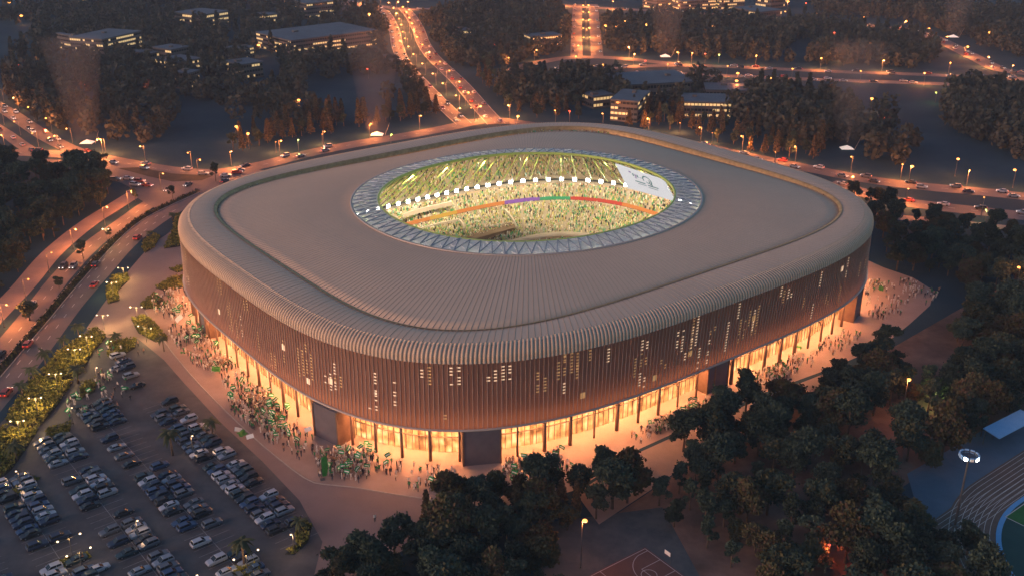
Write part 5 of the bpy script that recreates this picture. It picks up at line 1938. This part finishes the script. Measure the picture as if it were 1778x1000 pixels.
CLUSTERS = [("beside the golden shrub bed", [(262, 520), (300, 500), (335, 510), (345, 545), (300, 560), (270, 548)], 34, .12),
            ("by the western doorway", [(285, 575), (345, 552), (372, 590), (415, 640), (385, 660), (330, 630)], 46, .22),
            ("between lot and west facade", [(385, 660), (420, 645), (545, 765), (520, 800), (460, 765), (400, 715)], 72, .55),
            ("before the slate side doorway", [(540, 780), (640, 780), (670, 815), (620, 840), (550, 830)], 36, .6),
            ("before the front doorway", [(650, 800), (790, 820), (800, 860), (690, 850)], 16, .1),
            ("past the front doorway", [(870, 805), (970, 785), (1000, 820), (960, 845), (880, 858)], 32, .45),
            ("by the long facade's dark portal", [(1090, 760), (1225, 690), (1232, 712), (1110, 772)], 26, .3),
            ("along the long facade's far half", [(1275, 672), (1470, 575), (1500, 585), (1440, 625), (1290, 688)], 110, .4),
            ("on the plaza at the far corner", [(1490, 500), (1550, 480), (1640, 510), (1600, 545), (1510, 560)], 70, .25),
            ("among cars heading the lot", [(115, 700), (150, 690), (175, 640), (245, 660), (240, 690), (150, 745), (118, 745)], 16, .6),
            ("on the bare asphalt below the plaza", [(640, 905), (720, 900), (700, 930), (650, 925)], 6, .0),
            ("on the car park lane", [(150, 610), (185, 590), (240, 590), (260, 610), (200, 640)], 12, .1)]
PS = 1.3
MASS = []
np_ = 0
for ci, (ph, poly, n, pf) in enumerate(CLUSTERS):
    rr = random.Random(100 + ci)
    W = [G(*p)[:2] for p in poly]
    cen = []
    tries = 0
    cnt = {}
    nf = 0
    while n > 0 and tries < 4000:
        tries += 1
        if not cen or rr.random() < .45:
            x, y = rr.uniform(min(p[0] for p in W), max(p[0] for p in W)), rr.uniform(min(p[1] for p in W), max(p[1] for p in W))
        else:
            a = rr.choice(cen)
            x, y = a[0] + rr.gauss(0, 2.2), a[1] + rr.gauss(0, 2.2)
        if not in_poly(x, y, W): continue
        if any((x - a) ** 2 + (y - b) ** 2 < .55 for a, b in cen): continue
        cen.append((x, y))
        n -= 1
        hold = rr.random() < pf
        far_c = ci in (7, 8)
        key = rr.choices(['robe', 'dark', 'tan', 'green', 'pale'], [3, 3, 2, 2, 2])[0]
        pose = 'wave' if hold else rr.choice(['stand', 'walk', 'stand', 'walk', 'cheer'])
        me, word = PEOPLE[(key, pose)]
        rz = rr.uniform(0, 6.28)
        sc = PS * rr.uniform(.94, 1.06)
        if far_c:
            MASS.append((me, x, y, rz, sc))
            continue
        o = link("person", me, None, (x, y, .02), rz)
        o.scale = (sc, sc, sc)
        np_ += 1
        cnt[(key, pose)] = cnt.get((key, pose), 0) + 1
        tag(o, f"person in {word} {POSEW[pose]} {ph}", "person", f"people {ph}")
        if hold:
            nf += 1
            hx, hy = -.26, .17
            c, s_ = math.cos(rz), math.sin(rz)
            flag(x + (hx * c - hy * s_) * sc, y + (hx * s_ + hy * c) * sc, .02 + 1.93 * sc, rr.uniform(-1.1, 1.1), rr.uniform(-1.0, .3), f"green flag with a white band held up {ph}", f"flags {ph}", None, .82)
for ci, n in ((0, 110), (1, 230), (2, 430), (3, 190), (4, 70), (5, 140), (6, 170), (7, 120), (8, 70), (9, 36)):
    rr = random.Random(300 + ci)
    W = [G(*p)[:2] for p in CLUSTERS[ci][1]]
    cen = []
    while len(cen) < n:
        if not cen or rr.random() < .42: x, y = rr.uniform(min(p[0] for p in W), max(p[0] for p in W)), rr.uniform(min(p[1] for p in W), max(p[1] for p in W))
        else:
            a = rr.choice(cen)
            x, y = a[0] + rr.gauss(0, 2.4), a[1] + rr.gauss(0, 2.4)
        if not in_poly(x, y, W): continue
        cen.append((x, y))
        MASS.append((PEOPLE[(rr.choice(['robe', 'dark', 'tan', 'green', 'pale', 'robe']), rr.choice(['stand', 'walk', 'cheer']))][0], x, y, rr.uniform(0, 6.28), PS * rr.uniform(.92, 1.05)))
mv, mf, mm_, base = [], [], [], 0
for me, x, y, rz, sc in MASS:
    V = np.zeros(len(me.vertices) * 3)
    me.vertices.foreach_get("co", V)
    V = V.reshape(-1, 3) * sc
    c, s_ = math.cos(rz), math.sin(rz)
    mv.append(np.stack([V[:, 0] * c - V[:, 1] * s_ + x, V[:, 0] * s_ + V[:, 1] * c + y, V[:, 2] + .02], 1))
    off = {'white_robe': 0, 'dark_clothes': 1, 'tan_shirt': 2, 'green_shirt': 3, 'trousers': 4, 'skin': 5, 'hair': 6}
    for p in me.polygons:
        if len(p.vertices) == 4:
            mf.append([base + k for k in p.vertices])
            mm_.append(off[me.materials[p.material_index].name])
    base += len(V)
pm = link("throng", np_mesh("throng", np.concatenate(mv), np.array(mf), [M[k] for k in ('robe', 'darkcloth', 'tancloth', 'greencloth', 'jeans', 'skin', 'hair')], mm_, smooth=True))
tag(pm, "dense throng of people filling the gaps across the stadium plaza", "crowd", kind='stuff')
for i, (px, py, ph, s) in enumerate(((406, 742, "by the large green cloth", .8), (428, 757, "beside the lot-side palm", .8), (530, 745, "before the slate side doorway", .8), (307, 556, "below the golden shrub bed, widest of all", 1.2))):
    x, y, _ = G(px, py, 3)
    flag(x, y, 1.9, .25, -.9, f"large white flag {ph}", "white flags over the crowd", WFLAG, s)

# tall green feather banner and green cloths carried by the crowd
x, y, _ = G(560, 832)
e = empty("feather_banner", (x, y, 0), .35)
MB().tube([(0, 0, 0), (0, 0, 5.6), (.35, 0, 6.7), (1.0, 0, 7.0)], .05, 5).box((0, 0, .06), (1.2, 1.2, .12)).build("pole", M['pole'], e)
mb = MB()
prev = None
rowsb = [(.9, .10, 1.1), (2.5, .06, 1.55), (4.2, .05, 1.7), (5.6, .05, 1.65), (6.5, .3, 1.5), (6.95, .85, 1.25)]
vs = []
for z, x0, x1 in rowsb: vs += [(x0, -.07, z), (x1, -.12, z), (x1, .10, z), (x0, .07, z)]
fs = []
for i in range(len(rowsb) - 1):
    for k in range(4): fs.append((4 * i + k, 4 * i + (k + 1) % 4, 4 * i + 4 + (k + 1) % 4, 4 * i + 4 + k))
fs += [(3, 2, 1, 0), tuple(4 * (len(rowsb) - 1) + k for k in range(4))]
mb.add(vs, fs)
mb.build("cloth", M['banner_green'], e)
tag(e, "tall bright green feather banner on the plaza below the left doorway", "banner")
for i, (px, py, ph, s) in enumerate(((420, 752, "carried beside the white flags by the lot", .8), (318, 612, "above the plaza edge by the first row", .6), (375, 640, "in the middle of the western crowd", .7),
                                     (1388, 602, "before the long facade's far half", .7), (1530, 500, "at the far plaza corner", .8))):
    x, y, _ = G(px, py, 2.3)
    mb = MB()
    rr = random.Random(i)
    n = 7
    vs = [((u / n - .5) * 3.6, (v / n - .5) * 2.4, .3 * math.sin(u * 1.1 + i) + .25 * math.cos(v * 1.3 + i)) for v in range(n + 1) for u in range(n + 1)]
    fs = [(v * (n + 1) + u, v * (n + 1) + u + 1, (v + 1) * (n + 1) + u + 1, (v + 1) * (n + 1) + u) for v in range(n) for u in range(n)]
    mb.add(vs, fs)
    o = mb.build("banner_cloth", M['banner_green'], None, True)
    sm = o.modifiers.new("cloth", 'SOLIDIFY')
    sm.thickness = .03
    o.location = (x, y, 2.3)
    o.rotation_euler = (rr.uniform(.2, .7), rr.uniform(-.3, .3), rr.uniform(0, 3))
    o.scale = (s, s, s)
    tag(o, f"rippling bright green cloth {ph}", "banner", "green cloths over the crowd")

# ------------------------------------------------------------------ sports ground and court
CT, RT = np.array([149.87, 186.95]), 36.77
AT = R(37.7)
DT = np.array([math.cos(AT), math.sin(AT)])
NT = np.array([-DT[1], DT[0]])


def oval(r, straight=95, n=48):
    pts = []
    for k in range(n + 1):
        a = math.pi / 2 + math.pi * k / n
        pts.append(CT + DT * (r * math.cos(a)) + NT * (r * math.sin(a)))
    for k in range(n + 1):
        a = -math.pi / 2 + math.pi * k / n
        pts.append(CT + DT * (straight + r * math.cos(a)) + NT * (r * math.sin(a)))
    return pts


def ring_sheet(name, r0, r1, z, m):
    A, B = oval(r0), oval(r1)
    n = len(A)
    V = [(p[0], p[1], z) for p in A] + [(p[0], p[1], z) for p in B]
    i = np.arange(n)
    j = (i + 1) % n
    o = link(name, np_mesh(name, np.array(V), np.stack([i, j, n + j, n + i], 1), m))
    o["kind"] = 'structure'


poly_sheet("sports_path", [(1575, 822), (1640, 785), (1700, 750), (1790, 705), (1800, 830), (1700, 880), (1640, 910), (1605, 925)], .020, M['blue_path'])
ring_sheet("running_track", RT + .5, RT + 11.5, .030, M['track'])
poly_sheet("running_track", [G(1606, 914)[:2], G(1668, 868)[:2], G(1790, 788)[:2], G(1800, 850)[:2], G(1690, 930)[:2], G(1640, 935)[:2]], .026, M['track'], px=False)
for k in range(1, 9): ring_sheet("lane_line", RT + .5 + k * 1.3 - .06, RT + .5 + k * 1.3 + .06, .036, M['line'])
ring_sheet("track_border", RT - .75, RT + .45, .034, M['blue_border'])
A = oval(RT - .7)
me = bpy.data.meshes.new("infield")
me.from_pydata([(p[0], p[1], .028) for p in A], [], [tuple(range(len(A)))])
me.materials.append(M['field'])
o = link("infield", me)
o["kind"] = 'structure'
q0 = np.array(G(1746, 897)[:2])
poly_sheet("football_pitch", [q0, q0 + DT * 100, q0 + DT * 100 - NT * 60, q0 - NT * 60], .034, M['field_green'], px=False)
mb = MB()
for a_, b_ in ((q0, q0 + DT * 100), (q0, q0 - NT * 60)):
    d = (b_ - a_) / np.linalg.norm(b_ - a_)
    e_ = np.array([-d[1], d[0]]) * .12
    mb.add([(*(a_ - e_), .040), (*(b_ - e_), .040), (*(b_ + e_), .040), (*(a_ + e_), .040)], [(0, 1, 2, 3)])
mb.build("pitch_line", M['line'])["kind"] = 'structure'
st = MB()
for k in range(7):
    a_ = np.array(G(1612, 912)[:2]) - NT * (k * 1.25)
    b_ = a_ + DT * 75
    e_ = NT * .06
    st.add([(*(a_ - e_), .042), (*(b_ - e_), .042), (*(b_ + e_), .042), (*(a_ + e_), .042)], [(0, 1, 2, 3)])
st.build("sprint_line", M['line'])["kind"] = 'structure'

# floodlight ring on a tall mast by the track
zt = 20.0
x, y, _ = G(1683, 790, zt)
e = empty("floodlight_mast", (x, y, 0))
MB().tube([(0, 0, 0), (0, 0, 10), (0, 0, zt)], [.38, .28, .18], 8).box((0, 0, .2), (1.4, 1.4, .4)).build("pole", M['pole'], e)
mb = MB()
pts = [(1.9 * math.cos(2 * math.pi * k / 24), 1.9 * math.sin(2 * math.pi * k / 24), zt) for k in range(25)]
mb.tube(pts, .12, 5, 0, False)
for k in range(4): mb.tube([(0, 0, zt), pts[k * 6]], .07, 4)
mb.build("ring_frame", M['pole'], e)
for k in range(10):
    a = 2 * math.pi * k / 10 + .2
    c = (2.1 * math.cos(a), 2.1 * math.sin(a), zt)
    h_ = MB().box(c, (.35, .95, .85), a).build("floodlight", M['canopy_blue'], e)
    lit = math.sin(a) < -.2
    MB().box((2.32 * math.cos(a), 2.32 * math.sin(a), zt - .05), (.08, .8, .66), a).build("lens", M['flood'] if lit and k % 2 == 0 else (M['flag_white'] if lit else M['canopy_blue']), h_)
tag(e, "tall mast with a ring of floodlights beside the running track", "floodlight mast")

# blue stand roof
p, q = np.array(G(1735, 762, 4)), np.array(G(1800, 728, 4))
d = (q - p)[:2]
L_ = np.linalg.norm(d)
ang = math.atan2(d[1], d[0])
e = empty("stand_roof", (p[0], p[1], 0), ang)
MB().add([(0, 0, 4), (L_, 0, 4), (L_, 5, 4.8), (0, 5, 4.8), (0, 0, 4.2), (L_, 0, 4.2), (L_, 5, 5.0), (0, 5, 5.0)], [(3, 2, 1, 0), (4, 5, 6, 7), (0, 1, 5, 4), (1, 2, 6, 5), (2, 3, 7, 6), (3, 0, 4, 7)]).build("roof", M['canopy_blue'], e)
for k in range(4): MB().tube([(L_ * (k + .1) / 4, 4.4, 0), (L_ * (k + .1) / 4, 4.4, 4.7)], .12, 6).build("post", M['pole'], e)
tag(e, "blue canopy roof over the small stand by the sports path", "canopy")

# basketball court
C0 = np.array(G(1120, 952)[:2])
AS, AB = R(-143.6), R(-53.6)
DS, DB = np.array([math.cos(AS), math.sin(AS)]), np.array([math.cos(AB), math.sin(AB)])
poly_sheet("basketball_court", [C0 - DS * .4 - DB * .4, C0 + DS * 28 - DB * .4, C0 + DS * 28 + DB * 15.4, C0 - DS * .4 + DB * 15.4], .022, M['court'], px=False)
cl = MB()


def cline(a_, b_, w=.12):
    d = (b_ - a_) / np.linalg.norm(b_ - a_)
    e_ = np.array([-d[1], d[0]]) * w / 2
    cl.add([(*(a_ - e_), .027), (*(b_ - e_), .027), (*(b_ + e_), .027), (*(a_ + e_), .027)], [(0, 1, 2, 3)])


def carc(c, r, a0, a1, n=24):
    for k in range(n):
        t0, t1 = R(a0 + (a1 - a0) * k / n), R(a0 + (a1 - a0) * (k + 1) / n)
        cline(c + DS * r * math.cos(t0) + DB * r * math.sin(t0), c + DS * r * math.cos(t1) + DB * r * math.sin(t1), .16)


cp = lambda s_, b_: C0 + DS * s_ + DB * b_
for a_, b_ in (((0, 0), (28, 0)), ((0, 0), (0, 15)), ((0, 15), (28, 15)), ((14, 0), (14, 15)), ((0, 5.05), (5.8, 5.05)), ((0, 9.95), (5.8, 9.95)), ((5.8, 5.05), (5.8, 9.95)), ((0, .9), (3, .9)), ((0, 14.1), (3, 14.1))):
    cline(cp(*a_), cp(*b_), .16)
carc(cp(5.8, 7.5), 1.8, 0, 360)
carc(cp(1.6, 7.5), 6.75, -78, 78)
carc(cp(14, 7.5), 1.8, 0, 360)
cl.build("court_line", M['court_line'])["kind"] = 'structure'
p = cp(-1.0, 7.5)
e = empty("basketball_hoop", (p[0], p[1], 0), AS)
MB().tube([(0, 0, 0), (0, 0, 2.8), (1.2, 0, 3.3)], [.12, .11, .08], 6).build("post", M['pole'], e)
bb = MB().box((1.3, 0, 3.5), (.06, 1.8, 1.05)).build("backboard", M['flag_white'], e)
MB().tube([(1.58 + .23 * math.cos(k * .5236), .23 * math.sin(k * .5236), 3.05) for k in range(13)], .02, 4, 0, False).build("hoop_ring", M['car_red'], bb)
tag(e, "basketball hoop on a bent post at the near court's end line", "basketball hoop")

# ------------------------------------------------------------------ evening haze
hz = MB().box((0, 900, 75.5), (3900, 2400, 154)).build("haze", bpy.data.materials.new("haze_air"))
hz["kind"] = 'stuff'
hm = hz.data.materials[0]
hm.use_nodes = True
for n_ in list(hm.node_tree.nodes):
    if n_.type == 'BSDF_PRINCIPLED': hm.node_tree.nodes.remove(n_)
pv = hm.node_tree.nodes.new("ShaderNodeVolumePrincipled")
pv.inputs["Color"].default_value = (.55, .76, 1.0, 1)
pv.inputs["Density"].default_value = 0.00010
hm.node_tree.links.new(pv.outputs[0], [n_ for n_ in hm.node_tree.nodes if n_.type == 'OUTPUT_MATERIAL'][0].inputs["Volume"])


# misty shafts of light that rise from the lit pavilions
bmm = bpy.data.materials.new("mist")
bmm.use_nodes = True
for n_ in list(bmm.node_tree.nodes):
    if n_.type == 'BSDF_PRINCIPLED': bmm.node_tree.nodes.remove(n_)
pv = bmm.node_tree.nodes.new("ShaderNodeVolumePrincipled")
pv.inputs["Color"].default_value = (.9, .85, .82, 1)
pv.inputs["Density"].default_value = 0.0028
bmm.node_tree.links.new(pv.outputs[0], [n_ for n_ in bmm.node_tree.nodes if n_.type == 'OUTPUT_MATERIAL'][0].inputs["Volume"])
for x, y, s in BEAMS:
    o = MB().tube([(0, 0, 2.4), (0, 0, 20), (0, 0, 62)], [6, 10, 17], 24).build("light_shaft", bmm)
    o.location = (x, y, 0)
    k_ = .7 + y / 2200
    o.scale = (k_, k_, k_)
    tag(o, "faint misty shaft of light above a lit canvas pavilion", "light shaft", "misty light shafts", 'stuff')
